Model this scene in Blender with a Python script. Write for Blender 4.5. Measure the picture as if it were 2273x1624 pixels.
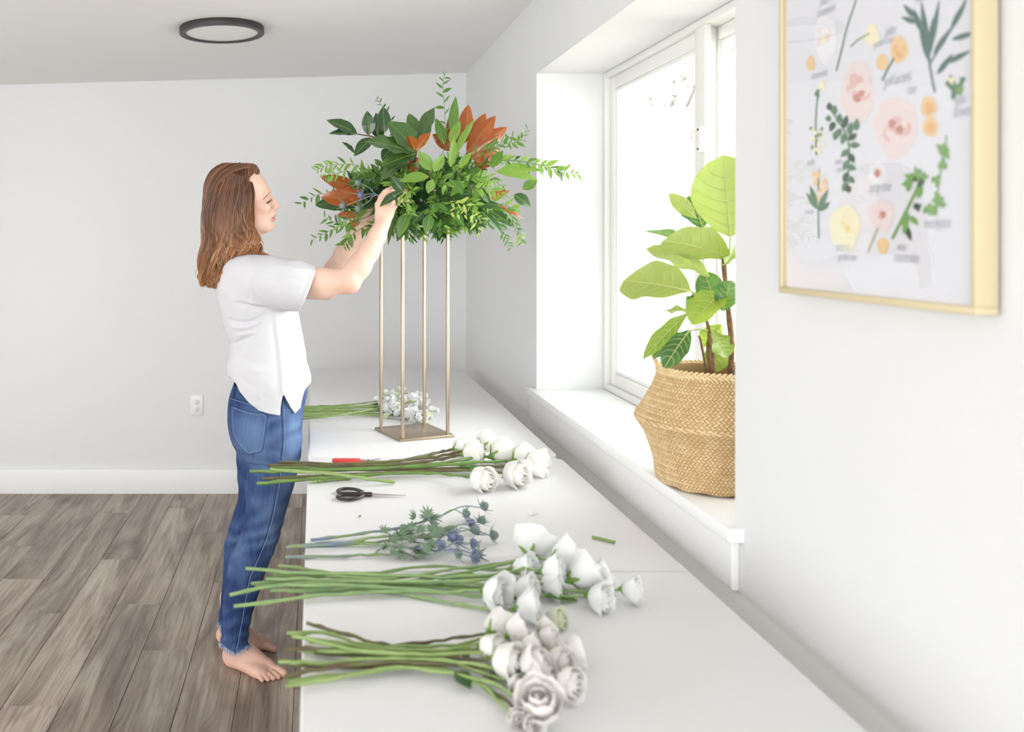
import bpy, bmesh, math, random
import numpy as np
from mathutils import Vector, Matrix, Quaternion, noise as mnoise
from mathutils.bvhtree import BVHTree

for _o in list(bpy.data.objects):
    bpy.data.objects.remove(_o, do_unlink=True)
scene = bpy.context.scene
COL = scene.collection
PI = math.pi

# ------------------------------------------------------------------ camera
F = 1954.0            # focal length in pixels of the 2273 x 1624 frame
CX, CY = 698.0, 528.0 # principal point (shifted lens, verticals stay vertical)
CAMZ = 1.40
cam_d = bpy.data.cameras.new('camera')
cam_d.sensor_fit = 'HORIZONTAL'
cam_d.sensor_width = 36.0
cam_d.lens = F / 2273.0 * 36.0
cam_d.shift_x = (1136.5 - CX) / 2273.0
cam_d.shift_y = (CY - 812.0) / 2273.0
cam_d.clip_start = 0.05
cam_d.dof.use_dof = True
cam_d.dof.focus_distance = 2.84
cam_d.dof.aperture_fstop = 3.4
cam = bpy.data.objects.new('camera', cam_d)
COL.objects.link(cam)
cam.location = (0, 0, CAMZ)
cam.rotation_euler = (PI / 2, 0, 0)
scene.camera = cam

# ------------------------------------------------------------------ world and daylight
world = bpy.data.worlds.new('world')
scene.world = world
world.use_nodes = True
wn = world.node_tree
wn.nodes.clear()
w_out = wn.nodes.new('ShaderNodeOutputWorld')
w_bg = wn.nodes.new('ShaderNodeBackground')
w_bg.inputs['Color'].default_value = (0.97, 0.985, 1.0, 1)
w_bg.inputs['Strength'].default_value = 2.2
wn.links.new(w_bg.outputs[0], w_out.inputs[0])
scene.view_settings.view_transform = 'Standard'
scene.view_settings.look = 'None'
scene.view_settings.gamma = 1.0
scene.view_settings.use_curve_mapping = False
scene.view_settings.exposure = 2.22

def area_light(name, loc, rot, sx, sy, energy, color=(1, 1, 1), portal=False):
    d = bpy.data.lights.new(name, 'AREA')
    d.shape = 'RECTANGLE'
    d.size, d.size_y = sx, sy
    d.energy = energy
    d.color = color
    if portal:
        d.cycles.is_portal = True
    o = bpy.data.objects.new(name, d)
    COL.objects.link(o)
    o.location = loc
    o.rotation_euler = rot
    return o

# room numbers (metres; camera stands at the origin and looks along +y)
XR = 0.833      # right wall
YB = 4.83       # back wall
XL = -3.0       # left wall (out of view)
YF = -4.6       # wall behind the camera
TZ = 0.74       # table top
WY0, WY1, WZ0, WZ1 = 1.743, 3.30, 0.835, 2.016   # window opening in the right wall
def ceil_z(x): return 2.305 + (x - XR) * 0.0254

# daylight by the side window (portal), then two added fill lights
area_light('window_daylight', (XR + 0.40, (WY0 + WY1) / 2, (WZ0 + WZ1) / 2), (0, PI / 2, 0), WZ1 - WZ0, WY1 - WY0, 1, portal=True)
area_light('rear_fill_light', (-1.1, YF + 0.03, 1.15), (PI / 2, 0, 0), 3.3, 2.0, 38, (0.93, 0.97, 1.0))  # added area light, brightens the room from behind the camera
area_light('left_fill_light', (XL + 0.03, 0.95, 1.2), (0, -PI / 2, 0), 1.85, 4.8, 12.5, (0.95, 0.975, 1.0))  # added area light, brightens the room from the left

# ------------------------------------------------------------------ helpers
def P(px, py, Y):
    """world point seen at a pixel of the 2273x1624 frame, at depth Y"""
    return Vector(((px - CX) * Y / F, Y, CAMZ - (py - CY) * Y / F))
def T(px, py, h=0.0):
    """point a height h above the table top"""
    Y = F * (CAMZ - TZ - h) / (py - CY)
    return Vector(((px - CX) * Y / F, Y, TZ + h))

def wm(o):
    if o.parent is None:
        return o.matrix_basis.copy()
    return wm(o.parent) @ o.matrix_parent_inverse @ o.matrix_basis
def setparent(o, p):
    o.parent = p
    o.matrix_parent_inverse = wm(p).inverted()
def tag(o, label=None, cat=None, group=None, kind=None):
    if label: o['label'] = label
    if cat: o['category'] = cat
    if group: o['group'] = group
    if kind: o['kind'] = kind
    return o
def empty(name, loc, label=None, cat=None, group=None):
    o = bpy.data.objects.new(name, None)
    COL.objects.link(o)
    o.location = loc
    o.empty_display_size = 0.05
    return tag(o, label, cat, group)
def new_mesh(name, verts, faces, mats=None, smooth=True, mi=None):
    me = bpy.data.meshes.new(name)
    me.from_pydata([tuple(v) for v in verts], [], faces)
    if mats:
        for m in (mats if isinstance(mats, (list, tuple)) else [mats]):
            me.materials.append(m)
    if smooth:
        me.polygons.foreach_set('use_smooth', [True] * len(me.polygons))
    if mi is not None:
        me.polygons.foreach_set('material_index', mi)
    me.update()
    return me
def link(name, me, parent=None, M=None):
    o = bpy.data.objects.new(name, me)
    COL.objects.link(o)
    if M is not None:
        o.matrix_basis = M
    if parent is not None:
        setparent(o, parent)
    return o
class MB:
    """collects shapes in world coordinates and links them as one mesh object"""
    def __init__(s): s.v, s.f, s.m = [], [], []
    def add(s, vs, fs, mi=0):
        b = len(s.v)
        s.v += [tuple(v) for v in vs]
        s.f += [tuple(b + i for i in f) for f in fs]
        s.m += [mi] * len(fs)
        return s
    def box(s, x0, x1, y0, y1, z0, z1, mi=0):
        vs = [(x, y, z) for x in (x0, x1) for y in (y0, y1) for z in (z0, z1)]
        fs = [(0, 1, 3, 2), (4, 6, 7, 5), (0, 4, 5, 1), (2, 3, 7, 6), (0, 2, 6, 4), (1, 5, 7, 3)]
        return s.add(vs, fs, mi)
    def obox(s, M, sx, sy, sz, mi=0):
        vs = [M @ Vector((x, y, z)) for x in (-sx/2, sx/2) for y in (-sy/2, sy/2) for z in (-sz/2, sz/2)]
        fs = [(0, 1, 3, 2), (4, 6, 7, 5), (0, 4, 5, 1), (2, 3, 7, 6), (0, 2, 6, 4), (1, 5, 7, 3)]
        return s.add(vs, fs, mi)
    def tube(s, pts, rad, n=8, cap=True, mi=0, flat=1.0):
        vs, fs = tube_geo(pts, rad, n, cap, flat)
        return s.add(vs, fs, mi)
    def lathe(s, prof, n, M=None, mi=0, closed=True):
        M = M or Matrix()
        vs, fs = [], []
        for (r, z) in prof:
            for k in range(n):
                a = 2 * PI * k / n
                vs.append(M @ Vector((r * math.cos(a), r * math.sin(a), z)))
        for i in range(len(prof) - 1):
            for k in range(n):
                k2 = (k + 1) % n
                fs.append((i * n + k, i * n + k2, (i + 1) * n + k2, (i + 1) * n + k))
        if closed:
            fs.append(tuple(range(n - 1, -1, -1)))
            fs.append(tuple((len(prof) - 1) * n + k for k in range(n)))
        return s.add(vs, fs, mi)
    def grid(s, fn, nu, nv, mi=0, wrap=False):
        vs = [fn(i / (nu if wrap else nu - 1), j / (nv - 1)) for j in range(nv) for i in range(nu)]
        fs = []
        for j in range(nv - 1):
            for i in range(nu if wrap else nu - 1):
                i2 = (i + 1) % nu
                fs.append((j * nu + i, j * nu + i2, (j + 1) * nu + i2, (j + 1) * nu + i))
        return s.add(vs, fs, mi)
    def build(s, name, mats, parent=None, smooth=True, bevel=0, segs=2, angle=35):
        me = new_mesh(name, s.v, s.f, mats, smooth, s.m)
        if bevel:
            bm = bmesh.new(); bm.from_mesh(me)
            bmesh.ops.recalc_face_normals(bm, faces=bm.faces)
            es = [e for e in bm.edges if len(e.link_faces) == 2 and e.calc_face_angle(0) > math.radians(angle)]
            bmesh.ops.bevel(bm, geom=es, offset=bevel, segments=segs, profile=0.5, affect='EDGES', clamp_overlap=True)
            bm.to_mesh(me); bm.free()
            me.polygons.foreach_set('use_smooth', [smooth] * len(me.polygons))
        if smooth:
            try: me.set_sharp_from_angle(angle=math.radians(48))
            except Exception: pass
        return link(name, me, parent)

def tube_geo(pts, rad, n=8, cap=True, flat=1.0):
    pts = [Vector(p) for p in pts]
    m = len(pts)
    if not isinstance(rad, (list, tuple)): rad = [rad] * m
    tang = []
    for i in range(m):
        t = pts[min(i + 1, m - 1)] - pts[max(i - 1, 0)]
        tang.append(t.normalized() if t.length > 1e-9 else Vector((0, 0, 1)))
    up = Vector((0, 0, 1)) if abs(tang[0].z) < 0.9 else Vector((1, 0, 0))
    nx = (up - tang[0] * up.dot(tang[0])).normalized()
    vs, fs = [], []
    for i in range(m):
        nx = nx - tang[i] * nx.dot(tang[i])
        nx.normalize()
        by = tang[i].cross(nx)
        for k in range(n):
            a = 2 * PI * k / n
            vs.append(pts[i] + nx * (rad[i] * flat * math.cos(a)) + by * (rad[i] * math.sin(a)))
    for i in range(m - 1):
        for k in range(n):
            k2 = (k + 1) % n
            fs.append((i * n + k, i * n + k2, (i + 1) * n + k2, (i + 1) * n + k))
    if cap:
        fs.append(tuple(range(n - 1, -1, -1)))
        fs.append(tuple((m - 1) * n + k for k in range(n)))
    return vs, fs
def spline(pts, n):
    """Catmull-Rom resampling; points are Vectors (or tuples of any length)"""
    P_ = [np.array(p, float) for p in pts]
    P_ = [2 * P_[0] - P_[1]] + P_ + [2 * P_[-1] - P_[-2]]
    seg = len(P_) - 3
    out = []
    for i in range(n):
        u = i / (n - 1) * seg
        k = min(int(u), seg - 1); t = u - k
        p0, p1, p2, p3 = P_[k:k + 4]
        out.append(0.5 * (2 * p1 + (p2 - p0) * t + (2 * p0 - 5 * p1 + 4 * p2 - p3) * t * t + (3 * p1 - p0 - 3 * p2 + p3) * t ** 3))
    return out
def vspline(pts, n): return [Vector(p) for p in spline(pts, n)]
def frame_from(z, up=Vector((0, 0, 1))):
    """rotation whose local +z points along z"""
    z = Vector(z).normalized()
    x = Vector(up).cross(z)
    if x.length < 1e-4: x = Vector((1, 0, 0)).cross(z)
    x.normalize(); y = z.cross(x)
    return Matrix((x, y, z)).transposed().to_4x4()

# ------------------------------------------------------------------ materials
def srgb(r, g, b):
    f = lambda c: (c / 255) / 12.92 if c / 255 <= 0.04045 else ((c / 255 + 0.055) / 1.055) ** 2.4
    return (f(r), f(g), f(b), 1)
MATS = {}
def mat(name, color=(0.8, 0.8, 0.8, 1), rough=0.5, metal=0.0, spec=0.5, bump=None, vary=None, sss=0.0, transl=None, back=None, attr=None, sheen=0.0, coat=0.0):
    """bump=(scale, strength, detail); vary=(scale, color2, amount); transl=(color, factor) adds translucency; back = colour of the reverse side"""
    m = bpy.data.materials.new(name); m.use_nodes = True
    nt = m.node_tree; N, L = nt.nodes, nt.links
    b = N['Principled BSDF']; out = N['Material Output']
    b.inputs['Base Color'].default_value = color
    b.inputs['Roughness'].default_value = rough
    b.inputs['Metallic'].default_value = metal
    b.inputs['Specular IOR Level'].default_value = spec
    b.inputs['Sheen Weight'].default_value = sheen
    b.inputs['Coat Weight'].default_value = coat
    if sss:
        b.inputs['Subsurface Weight'].default_value = sss
        b.inputs['Subsurface Radius'].default_value = (1.0, 0.4, 0.25)
        b.inputs['Subsurface Scale'].default_value = 0.006
    tc = N.new('ShaderNodeTexCoord')
    col = None
    if vary:
        nz = N.new('ShaderNodeTexNoise'); nz.inputs['Scale'].default_value = vary[0]; nz.inputs['Detail'].default_value = 4
        L.new(tc.outputs['Object'], nz.inputs['Vector'])
        mx = N.new('ShaderNodeMix'); mx.data_type = 'RGBA'
        mx.inputs['A'].default_value = color; mx.inputs['B'].default_value = vary[1]
        mr = N.new('ShaderNodeMapRange'); mr.inputs['From Min'].default_value = 0.35; mr.inputs['From Max'].default_value = 0.68
        mr.inputs['To Max'].default_value = vary[2]
        L.new(nz.outputs['Fac'], mr.inputs['Value']); L.new(mr.outputs[0], mx.inputs['Factor'])
        col = mx.outputs['Result']
    if attr:
        at = N.new('ShaderNodeVertexColor'); at.layer_name = attr
        col = at.outputs['Color']
    if back:
        g = N.new('ShaderNodeNewGeometry')
        mb = N.new('ShaderNodeMix'); mb.data_type = 'RGBA'
        mb.inputs['A'].default_value = color
        if col: L.new(col, mb.inputs['A'])
        mb.inputs['B'].default_value = back
        L.new(g.outputs['Backfacing'], mb.inputs['Factor'])
        col = mb.outputs['Result']
    if col: L.new(col, b.inputs['Base Color'])
    if bump:
        nz2 = N.new('ShaderNodeTexNoise'); nz2.inputs['Scale'].default_value = bump[0]
        nz2.inputs['Detail'].default_value = bump[2] if len(bump) > 2 else 3
        L.new(tc.outputs['Object'], nz2.inputs['Vector'])
        bp = N.new('ShaderNodeBump'); bp.inputs['Strength'].default_value = bump[1]; bp.inputs['Distance'].default_value = 0.01
        L.new(nz2.outputs['Fac'], bp.inputs['Height']); L.new(bp.outputs[0], b.inputs['Normal'])
    if transl:
        tr = N.new('ShaderNodeBsdfTranslucent'); tr.inputs['Color'].default_value = transl[0]
        ms = N.new('ShaderNodeMixShader'); ms.inputs[0].default_value = transl[1]
        L.new(b.outputs[0], ms.inputs[1]); L.new(tr.outputs[0], ms.inputs[2])
        L.new(ms.outputs[0], out.inputs['Surface'])
    MATS[name] = m
    return m

M_wall = mat('wall_paint', srgb(231, 231, 231), 0.75, spec=0.25, bump=(38, 0.05, 3))
M_ceil = mat('ceiling_paint', srgb(246, 245, 244), 0.9, spec=0.1, bump=(60, 0.05, 3))
M_trim = mat('trim_paint', srgb(244, 244, 243), 0.45, spec=0.4)
M_vinyl = mat('window_vinyl', srgb(243, 242, 238), 0.4)
M_table = mat('table_plastic', srgb(235, 234, 234), 0.5, spec=0.35, bump=(220, 0.03, 2))
M_tlegs = mat('table_leg_steel', srgb(150, 150, 150), 0.4, metal=0.6)
M_black = mat('lamp_black', srgb(52, 50, 50), 0.45)
M_diff = mat('lamp_diffuser', srgb(240, 240, 237), 0.35)
M_plastic = mat('outlet_plastic', srgb(240, 239, 240), 0.35)
M_dark = mat('slot_dark', srgb(60, 58, 56), 0.6)
M_gold = mat('frame_gold', srgb(220, 205, 168), 0.45, metal=0.1)
M_champ = mat('stand_champagne', srgb(180, 163, 142), 0.30, metal=0.85)
M_steel = mat('blade_steel', srgb(190, 188, 188), 0.25, metal=0.9)
def glass_mat(name, tint, refl):
    m = bpy.data.materials.new(name); m.use_nodes = True
    N, L = m.node_tree.nodes, m.node_tree.links
    N.clear()
    o = N.new('ShaderNodeOutputMaterial'); t = N.new('ShaderNodeBsdfTransparent'); g = N.new('ShaderNodeBsdfGlossy')
    t.inputs[0].default_value = tint; g.inputs['Roughness'].default_value = 0.02
    fr = N.new('ShaderNodeFresnel'); fr.inputs[0].default_value = 1.45
    mul = N.new('ShaderNodeMath'); mul.operation = 'MULTIPLY'; mul.inputs[1].default_value = refl
    L.new(fr.outputs[0], mul.inputs[0])
    ms = N.new('ShaderNodeMixShader')
    L.new(mul.outputs[0], ms.inputs[0]); L.new(t.outputs[0], ms.inputs[1]); L.new(g.outputs[0], ms.inputs[2])
    L.new(ms.outputs[0], o.inputs[0])
    return m
M_glass = glass_mat('window_glass', (0.96, 0.97, 0.97, 1), 0.8)
M_pglass = glass_mat('picture_glass', (1, 1, 1, 1), 0.14)
# ================================================================== the room
def struct(o, label=None):
    o['kind'] = 'structure'
    if label: o['label'] = label
    return o

# floor: slab with individual planks laid along y
rng = random.Random(4)
def wood_mat():
    m = bpy.data.materials.new('plank_vinyl'); m.use_nodes = True
    N, L = m.node_tree.nodes, m.node_tree.links
    b = N['Principled BSDF']
    b.inputs['Roughness'].default_value = 0.42; b.inputs['Specular IOR Level'].default_value = 0.35
    tc = N.new('ShaderNodeTexCoord'); oi = N.new('ShaderNodeObjectInfo')
    rnd = N.new('ShaderNodeMath'); rnd.operation = 'MULTIPLY'; rnd.inputs[1].default_value = 61.0
    L.new(oi.outputs['Random'], rnd.inputs[0])
    cmb = N.new('ShaderNodeCombineXYZ'); L.new(rnd.outputs[0], cmb.inputs[2]); L.new(rnd.outputs[0], cmb.inputs[1])
    add = N.new('ShaderNodeVectorMath'); add.operation = 'ADD'
    L.new(tc.outputs['Object'], add.inputs[0]); L.new(cmb.outputs[0], add.inputs[1])
    # knots bend the grain
    vo = N.new('ShaderNodeTexVoronoi'); vo.inputs['Scale'].default_value = 1.0
    mpv = N.new('ShaderNodeMapping'); mpv.inputs['Scale'].default_value = (6.0, 1.9, 1.0)
    L.new(add.outputs[0], mpv.inputs[0]); L.new(mpv.outputs[0], vo.inputs['Vector'])
    kn = N.new('ShaderNodeMapRange'); kn.inputs['From Min'].default_value = 0.0; kn.inputs['From Max'].default_value = 0.36
    kn.inputs['To Min'].default_value = 1.0; kn.inputs['To Max'].default_value = 0.0
    L.new(vo.outputs['Distance'], kn.inputs['Value'])
    kp = N.new('ShaderNodeMath'); kp.operation = 'POWER'; kp.inputs[1].default_value = 2.2; L.new(kn.outputs[0], kp.inputs[0])
    off = N.new('ShaderNodeVectorMath'); off.operation = 'SCALE'; off.inputs[0].default_value = (0.05, 0.0, 0.0)
    L.new(kp.outputs[0], off.inputs['Scale'])
    add2 = N.new('ShaderNodeVectorMath'); add2.operation = 'ADD'
    L.new(add.outputs[0], add2.inputs[0]); L.new(off.outputs[0], add2.inputs[1])
    def noise(scale, detail, dist=0.0, src=add2):
        mp = N.new('ShaderNodeMapping'); mp.inputs['Scale'].default_value = scale
        L.new(src.outputs[0], mp.inputs[0])
        n = N.new('ShaderNodeTexNoise'); n.inputs['Scale'].default_value = 1; n.inputs['Detail'].default_value = detail
        n.inputs['Distortion'].default_value = dist; n.inputs['Roughness'].default_value = 0.6
        L.new(mp.outputs[0], n.inputs['Vector'])
        return n.outputs['Fac']
    def ramp(fac, stops):
        r = N.new('ShaderNodeValToRGB'); e = r.color_ramp.elements
        e[0].position, e[0].color = stops[0]; e[1].position, e[1].color = stops[-1]
        for p, c in stops[1:-1]:
            k = e.new(p); k.color = c
        L.new(fac, r.inputs[0]); return r.outputs[0]
    broad = ramp(noise((9, 1.1, 1), 4, 1.6), [(0.28, srgb(124, 110, 99)), (0.45, srgb(158, 143, 130)), (0.58, srgb(180, 166, 152)), (0.74, srgb(205, 193, 180))])
    fine = ramp(noise((120, 2.6, 1), 5, 0.6), [(0.30, (0.50, 0.47, 0.45, 1)), (0.55, (1, 1, 1, 1)), (0.9, (1.0, 1.0, 1.0, 1))])
    pore = ramp(noise((420, 9, 1), 3, 0.0), [(0.32, (0.74, 0.72, 0.70, 1)), (0.5, (1, 1, 1, 1)), (0.9, (1, 1, 1, 1))])
    def mul(a, c, f=1.0):
        mx = N.new('ShaderNodeMix'); mx.data_type = 'RGBA'; mx.blend_type = 'MULTIPLY'; mx.inputs['Factor'].default_value = f
        L.new(a, mx.inputs['A']); L.new(c, mx.inputs['B']); return mx.outputs['Result']
    c = mul(mul(broad, fine, 0.75), pore, 0.8)
    # knot darkening
    mk = N.new('ShaderNodeMix'); mk.data_type = 'RGBA'; mk.blend_type = 'MULTIPLY'
    mk.inputs['B'].default_value = (0.36, 0.31, 0.29, 1)
    L.new(c, mk.inputs['A']); L.new(kp.outputs[0], mk.inputs['Factor'])
    # plank to plank tone
    hv = N.new('ShaderNodeHueSaturation')
    vr = N.new('ShaderNodeMapRange'); vr.inputs['To Min'].default_value = 0.86; vr.inputs['To Max'].default_value = 1.14
    L.new(oi.outputs['Random'], vr.inputs['Value']); L.new(vr.outputs[0], hv.inputs['Value'])
    L.new(mk.outputs['Result'], hv.inputs['Color'])
    L.new(hv.outputs[0], b.inputs['Base Color'])
    bp = N.new('ShaderNodeBump'); bp.inputs['Strength'].default_value = 0.12; bp.inputs['Distance'].default_value = 0.004
    L.new(fine, bp.inputs['Height']); L.new(bp.outputs[0], b.inputs['Normal'])
    return m
M_plank = wood_mat()
M_sub = mat('floor_joint', srgb(88, 78, 70), 0.9)
floor = struct(MB().box(XL - .1, XR + .2, YF - .1, YB + .15, -0.06, -0.0035).build('floor', M_sub, smooth=False))
PW, PL = 0.174, 1.2
offs = {0: 3.373, 1: 3.585, 2: 2.993, 3: 3.37, 4: 2.638, 5: 3.288, 6: 3.62, 7: 4.005, 8: 4.45, -1: 2.73}
def plank_mesh(w, l):
    b, z0, z1, c = 0.0006, -0.004, 0.0, 0.0015
    x, y = w / 2 - b, l / 2 - b
    vs = []
    for (xx, yy, zz) in ((x, y, z0), (x, y, z1 - c), (x - c, y - c, z1)):
        vs += [(-xx, -yy, zz), (xx, -yy, zz), (xx, yy, zz), (-xx, yy, zz)]
    fs = []
    for r in (0, 4):
        for k in range(4):
            k2 = (k + 1) % 4
            fs.append((r + k, r + k2, r + 4 + k2, r + 4 + k))
    fs.append((8, 9, 10, 11))
    return new_mesh('plank', vs, fs, M_plank, smooth=False)
pm_cache = {}
row_lo, row_hi = -6, 16
for k in range(row_lo, row_hi + 1):
    xc = -0.0626 - PW * k - PW / 2
    o0 = offs.get(k, 2.6 + rng.random() * PL)
    y = o0 - PL * math.ceil((o0 - YF) / PL)
    while y < YB:
        ya, yb = max(y, YF), min(y + PL, YB)
        if yb - ya > 0.03:
            key = round(yb - ya, 3)
            if key not in pm_cache: pm_cache[key] = plank_mesh(PW, yb - ya)
            p = link('plank', pm_cache[key], floor, Matrix.Translation((xc, (ya + yb) / 2, 0)))
        y += PL

HT = 2.75   # walls run up past the sloping ceiling
struct(MB().box(XL - .12, XR + .3, YB, YB + .12, -.06, HT).build('wall_back', M_wall, smooth=False))
TW = 0.30   # thickness of the right wall
wr = MB()
wr.box(XR, XR + TW, YF, WY0, -.06, HT); wr.box(XR, XR + TW, WY1, YB, -.06, HT)
wr.box(XR, XR + TW, WY0, WY1, -.06, WZ0 - .028); wr.box(XR, XR + TW, WY0, WY1, WZ1, HT)
struct(wr.build('wall_right', M_wall, smooth=False))
wl = MB()   # left wall with a wide opening added behind the fill light
wl.box(XL - .12, XL, YF, -1.5, -.06, HT); wl.box(XL - .12, XL, 3.4, YB, -.06, HT); wl.box(XL - .12, XL, -1.5, 3.4, -.06, 0.2); wl.box(XL - .12, XL, -1.5, 3.4, 2.15, HT)
struct(wl.build('wall_left', M_wall, smooth=False))
wf = MB()  # wall behind the camera, its opening added for the rear fill
wf.box(XL - .12, -2.85, YF - .12, YF, -.06, HT); wf.box(0.65, XR + .3, YF - .12, YF, -.06, HT); wf.box(-2.85, 0.65, YF - .12, YF, 2.2, HT); wf.box(-2.85, 0.65, YF - .12, YF, -.06, 0.1)
struct(wf.build('wall_front', M_wall, smooth=False))
cx0, cx1 = XL - .12, XR + .3
cvs = [(cx0, YF - .12, ceil_z(cx0)), (cx1, YF - .12, ceil_z(cx1)), (cx1, YB + .12, ceil_z(cx1)), (cx0, YB + .12, ceil_z(cx0))]
cvs += [(x, y, z + .1) for x, y, z in cvs]
struct(MB().add(cvs, [(3, 2, 1, 0), (4, 5, 6, 7), (0, 1, 5, 4), (1, 2, 6, 5), (2, 3, 7, 6), (3, 0, 4, 7)]).build('ceiling', M_ceil, smooth=False))
struct(MB().box(XL, XR, YB - .016, YB, 0, .135).build('baseboard_back', M_trim, bevel=.003))
struct(MB().box(XR - .016, XR, YF, YB - .016, 0, .135).build('baseboard_right', M_trim, bevel=.003))

M_panel = mat('added_panel', srgb(240, 239, 235), .8)  # for the unseen panels added behind the two fill lights
struct(MB().box(XL - .03, XL - .02, -1.5, 3.4, .2, 2.15).build('left_added_panel', M_panel, smooth=False), 'unseen white panel added to close the opening in the left wall')
struct(MB().box(-2.85, .65, YF - .03, YF - .02, .1, 2.2).build('rear_added_panel', M_panel, smooth=False), 'unseen white panel added to close the opening behind the camera')
# window: stool (sill board), apron, frame and sashes
struct(MB().box(XR - 0.030, XR + 0.27, WY0 - .035, WY1 + .055, WZ0 - .028, WZ0).build('trim_1', M_trim, bevel=.003), 'white window sill board')
struct(MB().box(XR - 0.016, XR, WY0 - .018, WY1 + .04, WZ0 - .028 - .098, WZ0 - .028).build('trim_2', M_trim, bevel=.002), 'white apron board under the window sill')
XW = XR + 0.262      # plane of the window unit
win = struct(empty('window_1', (XW, (WY0 + WY1) / 2, WZ0)), 'white vinyl sliding window in a deep reveal')
def bars(name, y0, y1, z0, z1, w, x0, x1, parent, bev=.003):
    out = []
    for (a, b, c, d) in ((y0, y0 + w, z0, z1), (y1 - w, y1, z0, z1), (y0 + w, y1 - w, z0, z0 + w), (y0 + w, y1 - w, z1 - w, z1)):
        out.append(MB().box(x0, x1, a, b, c, d).build(name, M_vinyl, parent, bevel=bev))
    return out
bars('window_frame', WY0, WY1, WZ0, WZ1, .022, XW - .012, XW + .075, win)
YM = 2.47           # meeting stile
def sash(y0, y1, x, w):
    e = empty('sash', (x, (y0 + y1) / 2, WZ0 + .03)); setparent(e, win)
    bars('sash_rail', y0, y1, WZ0 + .022, WZ1 - .022, w, x - .012, x + .014, e)
    bars('glazing_bead', y0 + w - .001, y1 - w + .001, WZ0 + .022 + w, WZ1 - .022 - w, .012, x - .006, x + .008, e, .002)
    MB().box(x - .002, x + .002, y0 + w, y1 - w, WZ0 + .022 + w, WZ1 - .022 - w).build('pane', M_glass, e, smooth=False)
sash(YM, WY1 - .022, XW + .018, .045)
sash(WY0 + .022, YM + .035, XW + .05, .038)
MB().box(XW - .014, XW + .006, YM - .031, YM + .034, WZ0 + .022, WZ1 - .022).build('meeting_stile', M_vinyl, win, bevel=.003)
# latch on the meeting stile
la = empty('latch', (XW - .014, YM - .012, 1.675)); setparent(la, win)
MB().box(XW - .026, XW - .014, YM - .030, YM - .004, 1.638, 1.712).build('latch_body', M_vinyl, la, bevel=.004)
MB().tube(vspline([(XW - .022, YM - .004, 1.706), (XW - .034, YM + .008, 1.698), (XW - .034, YM + .008, 1.674), (XW - .022, YM - .004, 1.664)], 12), .004, 8).build('latch_lever', M_vinyl, la)
for z in (1.648, 1.702):
    MB().lathe([(.003, 0), (.003, .002), (0.0015, .003)], 10, Matrix.Translation((XW - .026, YM - .017, z)) @ Matrix.Rotation(-PI / 2, 4, 'Y')).build('screw', M_dark, la)

# ------------------------------------------------------------------ outside: pale fence, tree and hedge in hard daylight
M_fence = mat('fence_white', srgb(246, 246, 244), 0.7)
M_bark = mat('bark_pale', srgb(92, 80, 72), 0.9, vary=(30, srgb(66, 56, 50), .7))
M_tleaf = mat('tree_leaf', srgb(92, 108, 70), 0.7, transl=((0.16, 0.24, 0.06, 1), .3))
M_ground = mat('ground_gravel', srgb(214, 206, 194), 0.95, vary=(6, srgb(190, 184, 172), .6))
gnd = tag(MB().box(XR + TW, 14, -6, 14, -.35, -.25).build('ground', M_ground, smooth=False), 'pale gravel ground outside the window', 'ground', kind='structure')
FY = 6.0
fence = empty('fence', (3.0, FY, -.25), 'tall white board fence outside, seen through the window', 'fence')
x = XR + TW + .15
while x < 6.4:
    MB().box(x, x + .148, FY, FY + .02, -.25, 2.285).build('board', M_fence, fence, smooth=False)
    x += .152
MB().box(XR + TW + .15, 6.4, FY - .03, FY, 2.20, 2.285).build('rail', M_fence, fence, bevel=.004)
MB().box(XR + TW + .15, 6.4, FY - .03, FY, 0.3, 0.4).build('rail', M_fence, fence, bevel=.004)
def tree(x, y, h, seed, label, leaves=700):
    r = random.Random(seed)
    root = empty('tree', (x, y, -.25), label, 'tree', 'trees behind the fence')
    mb = MB(); lf = MB()
    def grow(p, d, ln, rad, depth):
        pts = [p.copy()]
        for i in range(5):
            d = (d + Vector((r.uniform(-.16, .16), r.uniform(-.16, .16), r.uniform(-.05, .12)))).normalized()
            pts.append(pts[-1] + d * ln / 5)
        mb.tube(pts, [rad * (1 - .09 * i) for i in range(6)], 6)
        if depth >= 2:
            for q in pts[2:]:
                for _ in range(leaves // 110):
                    c = q + Vector((r.gauss(0, .13), r.gauss(0, .13), r.gauss(0, .13)))
                    R = Matrix.Translation(c) @ Matrix.Rotation(r.uniform(0, 6.3), 4, 'Z') @ Matrix.Rotation(r.uniform(-1, 1), 4, 'X')
                    s = r.uniform(.025, .05)
                    lf.add([R @ Vector(v) for v in ((0, -s, 0), (s * .5, 0, .006), (0, s, 0), (-s * .5, 0, .006))], [(0, 1, 2, 3)])
        if depth < 3:
            for _ in range(3 if depth else 5):
                nd = (d + Vector((r.uniform(-1, 1), r.uniform(-1, 1), r.uniform(-.1, .6))) * .8).normalized()
                grow(pts[r.randint(2, 5)], nd, ln * .62, rad * .5, depth + 1)
    grow(Vector((x, y, -.25)), Vector((0, 0, 1)), h, .09, 0)
    mb.build('trunk', M_bark, root)
    tag(lf.build('foliage', M_tleaf, root, smooth=False), kind='stuff')
tree(2.7, 7.0, 2.6, 3, 'bare branching tree behind the fence, left of the window latch', 700)
tree(4.6, 8.6, 2.9, 8, 'leafier tree behind the fence, right of the window latch', 900)
tree(1.6, 11.0, 3.4, 12, 'thin tree behind the fence beside the window reveal', 600)

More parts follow.
